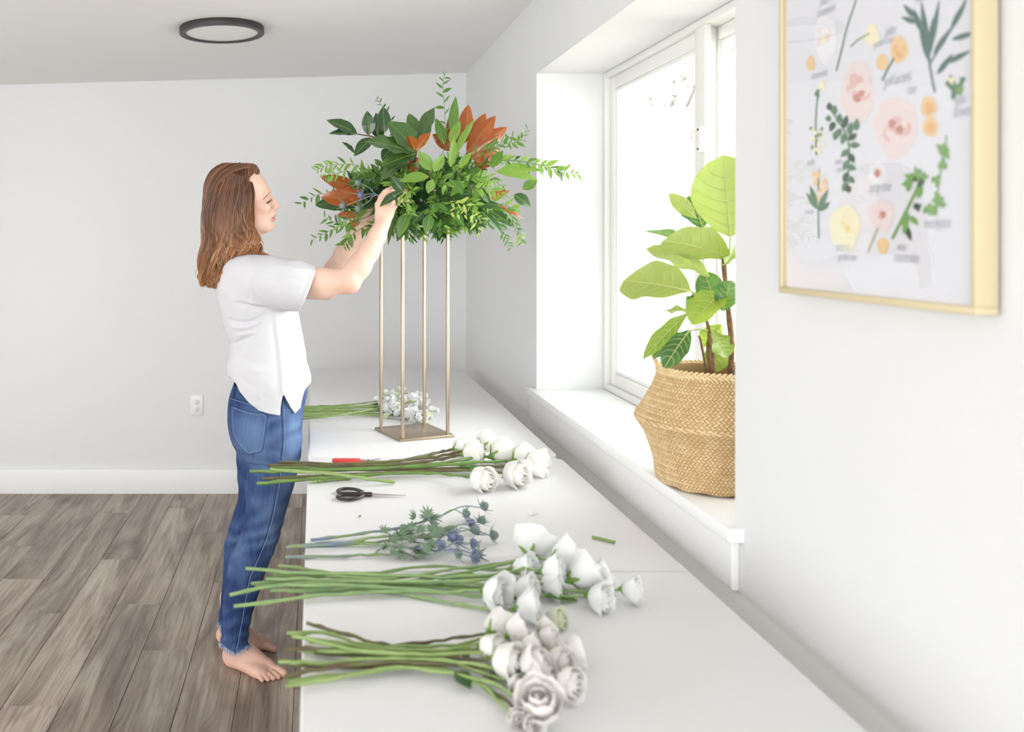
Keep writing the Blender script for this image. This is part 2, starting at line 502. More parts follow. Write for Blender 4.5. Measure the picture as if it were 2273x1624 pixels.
# ------------------------------------------------------------------ power outlet on the back wall
c = P(437, 899, YB)
po = empty('power_outlet', (c.x, YB, c.z - .057), 'white double power outlet on the back wall behind the woman', 'outlet')
MB().box(c.x - .035, c.x + .035, YB - .006, YB, c.z - .057, c.z + .057).build('plate', M_plastic, po, bevel=.003)
for s in (1, -1):
    zc = c.z + s * .0195
    rec = MB().lathe([(.0165, 0), (.0165, .0015), (.0155, .0025)], 24, Matrix.Translation((c.x, YB - .006, zc)) @ Matrix.Rotation(PI / 2, 4, 'X')).build('receptacle', M_plastic, po)
    for dx in (-.0063, .0063):
        MB().box(c.x + dx - .0012, c.x + dx + .0012, YB - .0092, YB - .0082, zc + .001, zc + .009).build('slot', M_dark, rec, smooth=False)
    MB().lathe([(.0026, 0), (.0026, .001)], 10, Matrix.Translation((c.x, YB - .0082, zc - .0075)) @ Matrix.Rotation(PI / 2, 4, 'X')).build('ground_hole', M_dark, rec)
MB().lathe([(.003, 0), (.002, .0015)], 10, Matrix.Translation((c.x, YB - .006, c.z)) @ Matrix.Rotation(PI / 2, 4, 'X')).build('screw', M_plastic, po)

# ------------------------------------------------------------------ flush ceiling light
lx, ly = -0.385, 3.66
lz = ceil_z(lx)
Ml = Matrix.Translation((lx, ly, lz)) @ Matrix.Rotation(-math.atan(.0254), 4, 'Y')
cl = empty('ceiling_light', (lx, ly, lz), 'round black flush ceiling light with white diffuser', 'lamp')
RO = .1755
MB().lathe([(RO - .01, 0), (RO - .002, 0), (RO, -.003), (RO, -.026), (RO - .0015, -.028), (RO - .024, -.028), (RO - .0255, -.027), (RO - .0265, -.022)], 96, Ml, closed=False).build('housing', M_black, cl)
MB().lathe([(RO - .022, -.0225), (RO * .5, -.0235), (0.001, -.024)], 96, Ml, closed=False).build('diffuser', M_diff, cl)
# ================================================================== tables, picture frame, stand
TX0, TX1 = -0.020, 0.742
def rounded_slab(x0, x1, y0, y1, z0, z1, rad, which, edge=.006):
    """slab with rounded plan corners (which = set of corners) and softened top edge"""
    def outline(ins):
        pts = []
        for (cx, cy, a0, key) in ((x1, y1, 0, 'ne'), (x0, y1, 90, 'nw'), (x0, y0, 180, 'sw'), (x1, y0, 270, 'se')):
            r = rad if key in which else .001
            sx = -1 if cx == x1 else 1; sy = -1 if cy == y1 else 1
            for k in range(9):
                a = math.radians(a0 + 90 * k / 8)
                rr = max(r - ins, .0003)
                pts.append((cx + sx * (r) + rr * math.cos(a) if True else 0, cy + sy * r + rr * math.sin(a)))
        return pts
    mb = MB(); vs, fs = [], []
    lv = [(0.0, z0), (0.0, z1 - edge)] + [(edge * (1 - math.cos(t)), z1 - edge + edge * math.sin(t)) for t in (PI / 6, PI / 3, PI / 2)]
    n = 36
    for ins, z in lv:
        vs += [(x, y, z) for x, y in outline(ins)]
    for i in range(len(lv) - 1):
        for k in range(n):
            k2 = (k + 1) % n
            fs.append((i * n + k, i * n + k2, (i + 1) * n + k2, (i + 1) * n + k))
    fs.append(tuple((len(lv) - 1) * n + k for k in range(n)))
    fs.append(tuple(range(n - 1, -1, -1)))
    return mb.add(vs, fs)
def folding_table(y0, y1, label):
    ym = (y0 + y1) / 2
    t = empty('folding_table', ((TX0 + TX1) / 2, ym, 0), label, 'table', 'white folding tables end to end')
    rounded_slab(TX0, TX1, ym + .0008, y1, TZ - .045, TZ, .045, ('ne', 'nw')).build('top_panel', M_table, t)
    rounded_slab(TX0, TX1, y0, ym - .0008, TZ - .045, TZ, .045, ('se', 'sw')).build('top_panel', M_table, t)
    for yy, s in ((y1 - .22, 1), (y0 + .22, -1)):
        lf = empty('leg_frame', ((TX0 + TX1) / 2, yy, 0)); setparent(lf, t)
        for x in (TX0 + .09, TX1 - .09):
            MB().tube([(x, yy, TZ - .045), (x, yy, .06), (x, yy + s * .05, .013)], .0125, 12).build('leg', M_tlegs, lf)
            MB().lathe([(.016, .0), (.016, .02)], 12, Matrix.Translation((x, yy + s * .05, 0))).build('foot_cap', M_black, lf)
        MB().tube([(TX0 + .09, yy, .28), (TX1 - .09, yy, .28)], .009, 10).build('cross_bar', M_tlegs, lf)
        MB().tube([(.36, yy, .5), (.36, yy - s * .35, TZ - .045)], .007, 8).build('brace', M_tlegs, lf)
folding_table(2.66, 4.48, 'far white folding table under the tall gold flower stand')
folding_table(0.83, 2.655, 'near white folding table strewn with cut flowers, closest to the camera')

# gold-framed flower print on the right wall
FRY0, FRY1 = 1.066, 1.520      # near / far edges along the wall
fz0, fz1 = 1.306, 1.306 + .64
fdep = .032
pf = empty('picture_frame', (XR, (FRY0 + FRY1) / 2, fz0), 'gold framed print of flowers on the right wall beside the window', 'picture')
xf0 = XR - fdep
fw = .010
for nm, (y0, y1, z0, z1) in {'a': (FRY0, FRY1, fz0, fz0 + fw), 'b': (FRY0, FRY1, fz1 - fw, fz1), 'c': (FRY0, FRY0 + fw, fz0 + fw, fz1 - fw), 'd': (FRY1 - fw, FRY1, fz0 + fw, fz1 - fw)}.items():
    MB().box(xf0, XR - .004, y0, y1, z0, z1).build('frame_rail', M_gold, pf, bevel=.0015)
M_paper = mat('print_paper', srgb(232, 232, 238), 0.6)
xp = XR - fdep + .009
MB().box(xp, xp + .002, FRY0 + fw, FRY1 - fw, fz0 + fw, fz1 - fw).build('print', M_paper, pf, smooth=False)
MB().box(XR - fdep + .0035, XR - fdep + .0050, FRY0 + fw, FRY1 - fw, fz0 + fw, fz1 - fw).build('glass', M_pglass, pf, smooth=False)
# printed artwork: flat shapes on the paper, in print coordinates traced from the photograph
def onprint(px, py, k=0):
    d = P(px, py, 1.0) - Vector((0, 0, CAMZ))
    x = xp - .0003 - k * .00012
    s_ = x / d.x
    return Vector((x, d.y * s_, CAMZ + d.z * s_))
def pm(name, c): return mat('print_' + name, srgb(*c), .65)
INK = {k: pm(k, c) for k, c in dict(blush=(240, 224, 222), rose=(232, 196, 190), deep=(206, 146, 138), peach=(242, 208, 160), apricot=(236, 184, 130), cream=(247, 240, 206), butter=(240, 222, 150),
       leaf=(98, 134, 104), blue=(92, 122, 116), fresh=(124, 170, 96), dark=(64, 92, 70), ink=(198, 200, 210), white=(243, 242, 246), olive=(150, 160, 110)).items()}
art = {k: MB() for k in INK}
LAY = [0]
def blob(k, cx, cy, rx, ry, wob=.08, seed=0, rot=0.0, n=28):
    LAY[0] += 1
    r = random.Random(seed * 31 + int(cx)); ph = [r.uniform(0, 6.3) for _ in range(4)]
    pts = []
    for i in range(n):
        a = 2 * PI * i / n
        q = 1 + wob * (math.sin(3 * a + ph[0]) + .7 * math.sin(5 * a + ph[1]) + .5 * math.sin(8 * a + ph[2]))
        x, y = rx * q * math.cos(a), ry * q * math.sin(a)
        pts.append(onprint(cx + x * math.cos(rot) - y * math.sin(rot), cy + x * math.sin(rot) + y * math.cos(rot), LAY[0] * .02))
    art[k].add(pts, [tuple(range(n))])
def pleaf(k, x0, y0, x1, y1, w):
    LAY[0] += 1
    L = math.hypot(x1 - x0, y1 - y0); tx, ty = (x1 - x0) / L, (y1 - y0) / L
    lft, rgt = [], []
    for i in range(9):
        t_ = i / 8; ww = w * math.sin(PI * t_ ** .8) + .3
        lft.append(onprint(x0 + tx * L * t_ - ty * ww, y0 + ty * L * t_ + tx * ww, LAY[0] * .02)); rgt.append(onprint(x0 + tx * L * t_ + ty * ww, y0 + ty * L * t_ - tx * ww, LAY[0] * .02))
    art[k].add(lft + rgt[::-1], [tuple(range(18))])
def pstem(k, pts, w):
    LAY[0] += 1
    c = spline(pts, 24); lf, rg = [], []
    for i, q in enumerate(c):
        t_ = c[min(i + 1, 23)] - c[max(i - 1, 0)]; l_ = math.hypot(*t_) + 1e-9
        nx, ny = -t_[1] / l_ * w, t_[0] / l_ * w
        lf.append(onprint(q[0] + nx, q[1] + ny, LAY[0] * .02)); rg.append(onprint(q[0] - nx, q[1] - ny, LAY[0] * .02))
    n = 24
    art[k].add(lf + rg, [(i, i + 1, n + i + 1, n + i) for i in range(n - 1)])
def prose(cx, cy, rx, ry, tones, seed):
    r = random.Random(seed)
    blob(tones[0], cx, cy, rx, ry, .05, seed)
    for i in range(9):
        a = r.uniform(0, 6.3); q = r.uniform(.35, .75)
        blob(tones[1] if i % 2 else tones[0], cx + rx * .45 * q * math.cos(a), cy + ry * .45 * q * math.sin(a), rx * .42, ry * .30, .06, seed + i, a + 1.2, 18)
    for i in range(6):
        a = r.uniform(0, 6.3)
        blob(tones[2] if i % 2 else tones[1], cx + rx * .2 * math.cos(a), cy + ry * .2 * math.sin(a), rx * .2, ry * .13, .08, seed + 20 + i, a + 1.0, 14)
prose(1832, 85, 24, 52, ('white', 'blush', 'cream'), 1)
prose(1904, 205, 36, 70, ('blush', 'rose', 'deep'), 2)
prose(1988, 282, 48, 68, ('blush', 'rose', 'deep'), 3)
prose(1995, 110, 20, 30, ('peach', 'apricot', 'peach'), 4)
blob('peach', 1958, 138, 13, 18, .05, 5)
blob('peach', 1800, 141, 10, 17, .05, 6)
blob('peach', 2061, 237, 18, 23, .05, 7); blob('apricot', 2062, 240, 10, 14, .05, 7); blob('peach', 2065, 281, 17, 23, .05, 8); blob('apricot', 2066, 284, 9, 13, .05, 8)
prose(1948, 385, 20, 26, ('white', 'blush', 'apricot'), 9); blob('deep', 1947, 385, 6, 9, .1, 10)
prose(1875, 505, 34, 50, ('cream', 'cream', 'butter'), 11)
prose(1957, 478, 28, 36, ('blush', 'blush', 'rose'), 12); blob('deep', 1960, 476, 6, 8, .1, 13)
blob('peach', 1960, 545, 13, 18, .06, 14)
blob('cream', 1936, 78, 16, 24, .1, 15)
pstem('leaf', [(1900, 0), (1880, 60), (1868, 110), (1856, 158)], 1.6)
pstem('fresh', [(1888, 104), (1905, 88), (1930, 74)], 1.6)
pstem('leaf', [(1958, 178), (1972, 150), (1985, 128)], 2.0)
# eucalyptus-like spray, top right
pstem('blue', [(2075, 205), (2064, 150), (2060, 110), (2046, 70), (2030, 40)], 2.2)
for a in ((2064, 140, 2040, 60), (2062, 125, 2070, 40), (2060, 110, 2044, 0), (2062, 118, 2085, 0), (2072, 120, 2112, 60), (2110, 65, 2145, 0), (2035, 50, 2000, 38), (2032, 40, 2005, 10), (2112, 88, 2170, 70), (2080, 165, 2115, 118), (2100, 140, 2155, 112), (2044, 70, 2028, 20)):
    pleaf('blue', a[0], a[1], a[2], a[3], 6)
pstem('blue', [(2065, 140), (2095, 90), (2120, 50), (2142, 0)], 1.8)
blob('leaf', 2120, 190, 18, 22, .25, 16); blob('cream', 2112, 178, 7, 8, .2, 17); blob('fresh', 2130, 200, 8, 10, .2, 18); blob('white', 2125, 180, 5, 6, .2, 19)
# leafy branch in the middle left
pstem('leaf', [(1838, 235), (1865, 275), (1882, 310), (1884, 350), (1880, 425)], 2)
for i, (x, y, dx, dy) in enumerate(((1842, 245, -2, -18), (1850, 255, 4, -22), (1845, 262, -14, 2), (1852, 270, -10, 22), (1862, 275, 2, -24), (1866, 285, -12, 22), (1872, 285, 8, -30), (1876, 295, -8, 26), (1884, 300, 6, -30), (1884, 310, 18, -14), (1886, 322, 24, 0), (1884, 332, -18, 16), (1884, 340, 12, 22), (1882, 355, -10, 24), (1882, 368, 18, 8), (1881, 382, -8, 24), (1881, 392, 16, 14), (1880, 405, -10, 20), (1880, 412, 6, 16), (1858, 290, -6, 22), (1900, 290, 2, -28))):
    pleaf('leaf' if i % 3 else 'dark', x, y, x + dx, y + dy, 7)
# wiry sprigs, left edge
pstem('leaf', [(1816, 205), (1812, 240), (1810, 290), (1812, 345)], 1.6)
for i in range(16):
    blob('cream' if i % 3 else 'olive', 1800 + (i * 37 % 30), 285 + (i * 23 % 55), 3.5, 5, .15, 40 + i, 0, 10)
blob('leaf', 1814, 208, 5, 10, .2, 60); blob('cream', 1824, 190, 8, 10, .2, 61)
pstem('leaf', [(1818, 375), (1816, 430), (1817, 530)], 1.3)
for i in range(26):
    blob('peach' if i % 3 else 'blush', 1806 + (i * 17 % 28), 382 + (i * 29 % 70), 5, 7, .2, 70 + i, 0, 10)
for a in ((1816, 465, 1790, 428), (1816, 465, 1838, 420), (1818, 468, 1842, 448), (1814, 462, 1798, 412)):
    pleaf('leaf', *a, 6)
# trailing greenery, lower right
pstem('fresh', [(1980, 530), (2000, 490), (2020, 450), (2038, 410), (2042, 375)], 3.2)
for i, a in enumerate(((2040, 400, 2030, 368), (2040, 420, 2052, 380), (2036, 440, 2048, 410), (2030, 450, 2040, 470), (2020, 480, 2038, 500), (2010, 500, 2022, 535), (2005, 520, 2016, 470), (2036, 400, 2018, 392), (2044, 395, 2062, 390), (2026, 460, 2046, 455), (2000, 500, 2020, 478))):
    pleaf('dark' if i % 2 else 'fresh', *a, 6)
for i, (x, y) in enumerate(((2090, 330), (2098, 340), (2092, 365), (2078, 400), (2080, 440), (2072, 465), (2088, 450), (2060, 465), (2020, 395), (2015, 410))):
    blob('fresh', x, y, 10, 12, .3, 90 + i, 0, 14)
pstem('fresh', [(2100, 300), (2096, 350), (2084, 400), (2078, 470)], 1.2)
pstem('olive', [(1926, 560), (1938, 530), (1948, 505)], 1.2)
prt = [c_ for c_ in pf.children if c_.name.startswith('print')][0]
allart = MB(); keys = list(art)
for i_, k in enumerate(keys):
    allart.add(art[k].v, art[k].f, i_)
tag(allart.build('printed_artwork', [INK[k] for k in keys], prt, smooth=False), kind='stuff')
# handwritten captions
def caption(txt, px, py, size, rot=0.0):
    cu = bpy.data.curves.new('caption', 'FONT'); cu.body = txt; cu.size = size; cu.shear = .35; cu.align_x = 'CENTER'; cu.space_character = .92
    tmp = bpy.data.objects.new('caption_text', cu); COL.objects.link(tmp)
    bpy.context.view_layer.update()
    me = bpy.data.meshes.new_from_object(tmp.evaluated_get(bpy.context.evaluated_depsgraph_get()))
    bpy.data.objects.remove(tmp, do_unlink=True)
    me.materials.clear(); me.materials.append(INK['ink'])
    p = onprint(px, py, 3.0)
    M = Matrix.Translation(p) @ Matrix(((0, 0, -1, 0), (-1, 0, 0, 0), (0, 1, 0, 0), (0, 0, 0, 1))) @ Matrix.Rotation(rot, 4, 'Z') @ Matrix.Diagonal((.8, 1.35, 1, 1))
    link('caption', me, prt, M)
for a in (('peach', 1830, 10, .016), ('ranunculus', 1832, 32, .016), ('juliet', 1975, 78, .016), ('garden rose', 1960, 100, .012), ('ranunculus', 1818, 172, .014), ('gold accent', 1990, 186, .017), ('rose', 2022, 208, .015),
          ('wax', 2130, 232, .016), ('flower', 2135, 258, .016), ('astilbe', 1800, 366, .012), ('spray', 1860, 364, .011), ('rose', 1862, 382, .011), ('spray rose', 1952, 425, .016), ('eucalyptus', 2080, 505, .016),
          ('patience', 1870, 556, .014), ('garden rose', 1880, 578, .013), ('white', 2000, 556, .013), ('ranunculus', 2010, 582, .016), ('tulip', 2040, 4, .014), ('veronica', 1795, 475, .010)):
    caption(*a)

# tall champagne-gold flower stand
SC = Vector((.336, 2.975, TZ)); sa = math.radians(20.5); SH = .70
st = empty('flower_stand', SC, 'tall champagne gold metal flower stand with four slim rods', 'stand')
Ms = Matrix.Translation(SC) @ Matrix.Rotation(sa, 4, 'Z')
def at_stand(mb): 
    mb.v = [tuple(Ms @ Vector(v)) for v in mb.v]; return mb
at_stand(MB().box(-.1, .1, -.1, .1, 0, .009)).build('base_plate', M_champ, st, bevel=.0015)
for x in (-.083, .083):
    for y in (-.083, .083):
        at_stand(MB().tube([(x, y, .008), (x, y, SH - .006)], .0061, 16)).build('rod', M_champ, st)
for a_, c_ in (((-.083, -.083), (.083, -.083)), ((.083, -.083), (.083, .083)), ((.083, .083), (-.083, .083)), ((-.083, .083), (-.083, -.083))):
    at_stand(MB().tube([(*a_, SH), (*c_, SH)], .0065, 12)).build('top_rail', M_champ, st)
at_stand(MB().box(-.083, .083, -.083, .083, SH + .004, SH + .0065)).build('top_plate', M_champ, st, bevel=.0008)

# scissors
M_hand = mat('scissor_grip', srgb(48, 34, 40), .25)
def onT(px, py, h=0): return T(px, py, h)
sc_o = onT(815, 1098)
sci = empty('scissors', sc_o, 'florist scissors with dark brown oval grips lying on the near table', 'scissors')
def loop(pts, r, name):
    p = [onT(x, y, .006) for x, y in pts]
    q = vspline(p + [p[0]], 48)
    MB().tube(q, r, 10).build(name, M_hand, sci)
loop([(806, 1091.5), (790, 1086), (770, 1084), (754, 1086), (749.5, 1090), (756, 1094.5), (775, 1095), (797, 1094.5)], .0042, 'grip')
loop([(808, 1098), (797, 1097), (775, 1098), (755, 1099), (748.5, 1103), (756, 1107), (775, 1108.5), (795, 1105), (806, 1100)], .0042, 'grip')
p0, p1 = onT(804, 1096, .006), onT(826, 1096.5, .006)
MB().tube([p0, (p0 + p1) / 2, p1], [.006, .0068, .0066], 12, True, 0, .8).build('handle_neck', M_hand, sci)
def blade(a, b_, w, name):
    d = (b_ - a).normalized(); n = Vector((0, 0, 1)).cross(d)
    MB().add([a + n * w + Vector((0, 0, .001)), a - n * w + Vector((0, 0, .001)), b_ + Vector((0, 0, .001)), a + n * w + Vector((0, 0, -.001)), a - n * w + Vector((0, 0, -.001)), b_ + Vector((0, 0, -.001))],
             [(0, 1, 2), (5, 4, 3), (0, 2, 5, 3), (1, 4, 5, 2), (0, 3, 4, 1)]).build(name, M_steel, sci, smooth=False)
blade(onT(826, 1096, .0045), onT(900, 1099.5, .0045), .0042, 'blade')
blade(onT(826, 1098.5, .0068), onT(901, 1099, .0055), .0035, 'blade')
MB().lathe([(.003, 0), (.003, .002), (.0015, .0028)], 14, Matrix.Translation(onT(842, 1097.5, .0072))).build('pivot_screw', M_steel, sci)

# red-handled pruning snips behind the rose stems
M_red = mat('snips_red', srgb(216, 74, 72), .4)
sn = empty('garden_snips', onT(775, 1023), 'garden snips with red handles half hidden by the rose stems', 'snips')
a_, c_ = onT(737, 1022, .009), onT(800, 1021.5, .009)
MB().tube(vspline([a_, (a_ * 3 + c_) / 4, (a_ + c_) / 2, c_], 14), [.004, .0085, .0088, .0088, .0088, .0086, .0086, .0086, .0086, .0084, .0084, .0082, .008, .006], 12, True, 0, .8).build('handle', M_red, sn)
a2, c2 = onT(745, 1031, .008), onT(812, 1026, .009)
MB().tube(vspline([a2, (a2 * 3 + c2) / 4, (a2 + c2) / 2, c2], 14), [.004, .0075] + [.0078] * 10 + [.0074, .006], 12, True, 0, .8).build('handle', M_red, sn)
MB().tube([c_, onT(806, 1022, .009), onT(822, 1023, .009)], [.0045, .005, .004], 10, True, 0, .6).build('blade_arm', M_steel, sn)
MB().tube([onT(812, 1024, .009), onT(826, 1022, .01), onT(842, 1019, .009), onT(846, 1018, .009)], [.0052, .006, .004, .001], 8, True, 0, .4).build('blade', M_steel, sn)
MB().lathe([(.004, 0), (.004, .004), (.002, .005)], 14, Matrix.Translation(onT(818, 1023, .012))).build('pivot', M_steel, sn)
# ================================================================== leaves, petals, flowers
def leaf_verts(L, W, nl=7, nw=5, shape=(.9, 1.0), fold=.25, bend=.6, wave=0.0, waves=3, twist=0.0, seed=0):
    """leaf in local space: base at origin, grows along +y, upper face +z"""
    r = random.Random(seed); ph = r.uniform(0, 6.3)
    vs, fs = [], []
    y = z = 0.0
    for j in range(nl):
        t = j / (nl - 1)
        a = bend * (t - .25)
        if j: y += L / (nl - 1) * math.cos(a); z -= L / (nl - 1) * math.sin(a)
        w = W / 2 * max(math.sin(PI * min(1, t ** shape[0])), 0) ** shape[1]
        if j == 0: w = W * .03
        for i in range(nw):
            u = i / (nw - 1) * 2 - 1
            x = u * w
            zz = z + fold * abs(x) + wave * math.sin(ph + t * waves * 2 * PI + (0 if u > 0 else 1.3)) * abs(u) ** 2 * math.sin(PI * t)
            ct, sn_ = math.cos(twist * t), math.sin(twist * t)
            vs.append((x * ct, y, zz + x * sn_))
    for j in range(nl - 1):
        for i in range(nw - 1):
            fs.append((j * nw + i, j * nw + i + 1, (j + 1) * nw + i + 1, (j + 1) * nw + i))
    return vs, fs
def orient(base, d, n):
    """matrix with local +y along d and local +z close to n"""
    d = Vector(d).normalized(); n = Vector(n)
    x = d.cross(n)
    if x.length < 1e-4: x = d.cross(Vector((.3, .5, .8)))
    x.normalize(); z = x.cross(d)
    M = Matrix((x, d, z)).transposed().to_4x4()
    M.translation = Vector(base)
    return M
TG = lambda c, f: (srgb(*c), f)
ML = {
 'light': mat('leaf_light', srgb(124, 164, 72), .42, vary=(40, srgb(104, 146, 58), .6), transl=TG((170, 205, 80), .30), back=srgb(150, 178, 110)),
 'mid': mat('leaf_mid', srgb(84, 128, 56), .38, vary=(40, srgb(66, 108, 46), .7), transl=TG((140, 180, 66), .25), back=srgb(124, 156, 96)),
 'deep': mat('leaf_deep', srgb(52, 88, 44), .30, vary=(40, srgb(40, 72, 38), .7), transl=TG((90, 140, 50), .15), back=srgb(112, 140, 100)),
 'glossy': mat('leaf_glossy', srgb(42, 74, 38), .24, vary=(30, srgb(56, 90, 44), .6), back=srgb(96, 124, 84)),
 'yellow': mat('leaf_yellowish', srgb(176, 196, 106), .45, transl=TG((200, 215, 100), .35), back=srgb(190, 204, 130)),
 'magnolia': mat('magnolia_leaf', srgb(52, 84, 40), .20, vary=(14, srgb(78, 108, 50), .8), back=srgb(158, 80, 30), coat=.2),
 'russet': mat('magnolia_russet', srgb(182, 92, 34), .55, vary=(20, srgb(150, 70, 26), .8), back=srgb(60, 88, 46)),
 'thistle': mat('thistle_leaf', srgb(122, 146, 118), .6, vary=(60, srgb(98, 124, 98), .7), back=srgb(120, 140, 122)),
 'fig': mat('fig_leaf', srgb(122, 156, 60), .38, vary=(9, srgb(142, 172, 76), .7), transl=TG((190, 212, 80), .32), back=srgb(172, 188, 114)),
 'figdark': mat('fig_leaf_dark', srgb(50, 96, 62), .25, vary=(9, srgb(68, 116, 72), .7), transl=TG((130, 180, 60), .25), back=srgb(140, 172, 110)),
}
M_vein = mat('fig_vein', srgb(214, 216, 148), .5, transl=TG((220, 230, 140), .3))
M_twig = mat('twig_brown', srgb(96, 66, 46), .7, vary=(60, srgb(120, 96, 60), .6))
M_gstem = mat('stem_green', srgb(132, 158, 92), .42, vary=(34, srgb(164, 184, 116), .6))
M_gstem2 = mat('stem_bluegreen', srgb(130, 160, 108), .45, vary=(28, srgb(160, 182, 118), .7))
M_rstem = mat('rose_stem', srgb(110, 148, 72), .38, vary=(20, srgb(92, 96, 60), .7))
M_brstem = mat('rose_stem_brown', srgb(98, 76, 62), .5, vary=(24, srgb(112, 130, 64), .7))
M_bstem = mat('thistle_stem', srgb(128, 140, 172), .45, vary=(14, srgb(146, 168, 100), .95))
M_thorn = mat('stem_node', srgb(150, 120, 84), .6)
M_petal = mat('petal_white', srgb(254, 252, 247), .55, spec=.25, transl=TG((255, 254, 250), .28))
M_petalw = mat('petal_snow', srgb(255, 255, 254), .55, spec=.25, transl=TG((255, 255, 255), .28))
M_petalb = mat('petal_blush', srgb(254, 251, 248), .55, spec=.25, vary=(30, srgb(254, 245, 240), .5), transl=TG((255, 253, 251), .28))
M_petalg = mat('petal_greenish', srgb(244, 247, 226), .55, spec=.25, transl=TG((240, 248, 210), .25))
M_thead = mat('thistle_head', srgb(136, 152, 138), .6, vary=(300, srgb(120, 128, 156), .8))
M_tblue = mat('thistle_blue', srgb(120, 126, 162), .6, vary=(200, srgb(124, 144, 146), .6))

def leaf_mesh(name, m, L, W, **k):
    v, f = leaf_verts(L, W, **k)
    return new_mesh(name, v, f, m)
# ------------------------------------------------------------------ petals wrapped round a bloom axis (unit diameter)
def petal_mesh(name, m, prof, ang, ruffle=0.0, flare=0.0, nu=9, nv=7, seed=0, notch=0.0, drop=.20):
    """prof: (v, radius, z); the petal covers +-ang of the turn"""
    r = random.Random(seed); ph = r.uniform(0, 6.3)
    pr = spline([(a, b_) for a, b_ in prof], nv)
    vs, fs = [], []
    for j in range(nv):
        t = j / (nv - 1)
        R, z = pr[j]
        wd = math.sin(PI * (.10 + .62 * t)) ** .7 if t < .95 else math.sin(PI * (.10 + .62 * t)) ** .7
        for i in range(nu):
            u = i / (nu - 1) * 2 - 1
            a = u * ang * wd
            edge = abs(u) ** 3
            rr = R + flare * t ** 3 * (1 - .3 * edge) + ruffle * math.sin(ph + u * 5.5) * t ** 2 + .02 * edge
            zz = z - (drop * edge + notch * abs(u) ** 2) * t * .6 + ruffle * .6 * math.cos(ph + u * 7) * t ** 2
            vs.append((rr * math.sin(a), -rr * math.cos(a), zz))
    for j in range(nv - 1):
        for i in range(nu - 1):
            fs.append((j * nu + i, j * nu + i + 1, (j + 1) * nu + i + 1, (j + 1) * nu + i))
    return new_mesh(name, vs, fs, m)
def bloom_set(m, kind):
    S = {}
    if kind == 'rose':
        S['core'] = [petal_mesh('petal', m, [(.10, .10), (.20, .4), (.20, .8), (.06, 1.14)], 3.0, .01, 0, 11, 7, 1)]
        S['in'] = [petal_mesh('petal', m, [(.10, .06), (.32, .35), (.33, .75), (.18, 1.14)], 1.5, .012, .0, seed=2 + i) for i in range(2)]
        S['mid'] = [petal_mesh('petal', m, [(.10, .03), (.41, .30), (.44, .72), (.32, 1.12)], 1.3, .02, .04, seed=4 + i) for i in range(2)]
        S['out'] = [petal_mesh('petal', m, [(.08, .0), (.46, .26), (.51, .66), (.46, 1.02)], 1.15, .03, .14, seed=6 + i, notch=.1) for i in range(3)]
        S['n'] = (1, 3, 4, 5)
    elif kind == 'lisianthus':
        S['core'] = [petal_mesh('petal', m, [(.05, .05), (.16, .4), (.20, .75), (.16, 1.0)], 2.6, .03, .03, 11, 7, 1)]
        S['in'] = [petal_mesh('petal', m, [(.05, .03), (.26, .35), (.33, .72), (.30, 1.04)], 1.4, .05, .05, seed=12 + i, drop=.05) for i in range(2)]
        S['mid'] = [petal_mesh('petal', m, [(.05, .0), (.36, .30), (.44, .68), (.44, 1.02)], 1.25, .055, .10, seed=14 + i, drop=.05) for i in range(2)]
        S['out'] = [petal_mesh('petal', m, [(.05, -.02), (.40, .24), (.52, .60), (.56, .96)], 1.15, .06, .20, seed=16 + i, drop=.04) for i in range(3)]
        S['n'] = (1, 3, 4, 5)
    else:
        S['core'] = [petal_mesh('petal', m, [(.10, .10), (.14, .4), (.13, .6), (.05, .78)], 3.0, .02, 0, 11, 6, 1)]
        S['in'] = [petal_mesh('petal', m, [(.10, .06), (.24, .30), (.25, .55), (.17, .80)], 1.2, .02, .02, seed=22 + i) for i in range(2)]
        S['mid'] = [petal_mesh('petal', m, [(.10, .03), (.38, .26), (.40, .55), (.32, .82)], 1.1, .025, .05, seed=24 + i) for i in range(2)]
        S['out'] = [petal_mesh('petal', m, [(.08, .0), (.46, .18), (.52, .48), (.48, .76)], 1.05, .03, .14, seed=26 + i, notch=.1) for i in range(3)]
        S['n'] = (1, 5, 6, 6)
    return S
SETS = {'rose': bloom_set(M_petal, 'rose'), 'lisianthus': bloom_set(M_petalw, 'lisianthus'), 'garden': bloom_set(M_petalb, 'garden'), 'bud': bloom_set(M_petalg, 'rose')}
sep_v, sep_f = [], []
for k in range(5):
    vv, ff = leaf_verts(.60, .17, 6, 3, (.7, .8), .2, -.9 if k % 2 else .2)
    R_ = Matrix.Rotation(k * 2 * PI / 5, 4, 'Z') @ Matrix.Translation((0, .06, -.07)) @ Matrix.Rotation(.50, 4, 'X')
    b0 = len(sep_v); sep_v += [tuple(R_ @ Vector(q)) for q in vv]; sep_f += [tuple(b0 + i for i in q) for q in ff]
cup = MB().lathe([(.04, -.22), (.08, -.15), (.14, -.05), (.17, .06)], 10)
b0 = len(sep_v); sep_v += cup.v; sep_f += [tuple(b0 + i for i in q) for q in cup.f]
SEPAL = new_mesh('calyx', sep_v, sep_f, ML['light'])
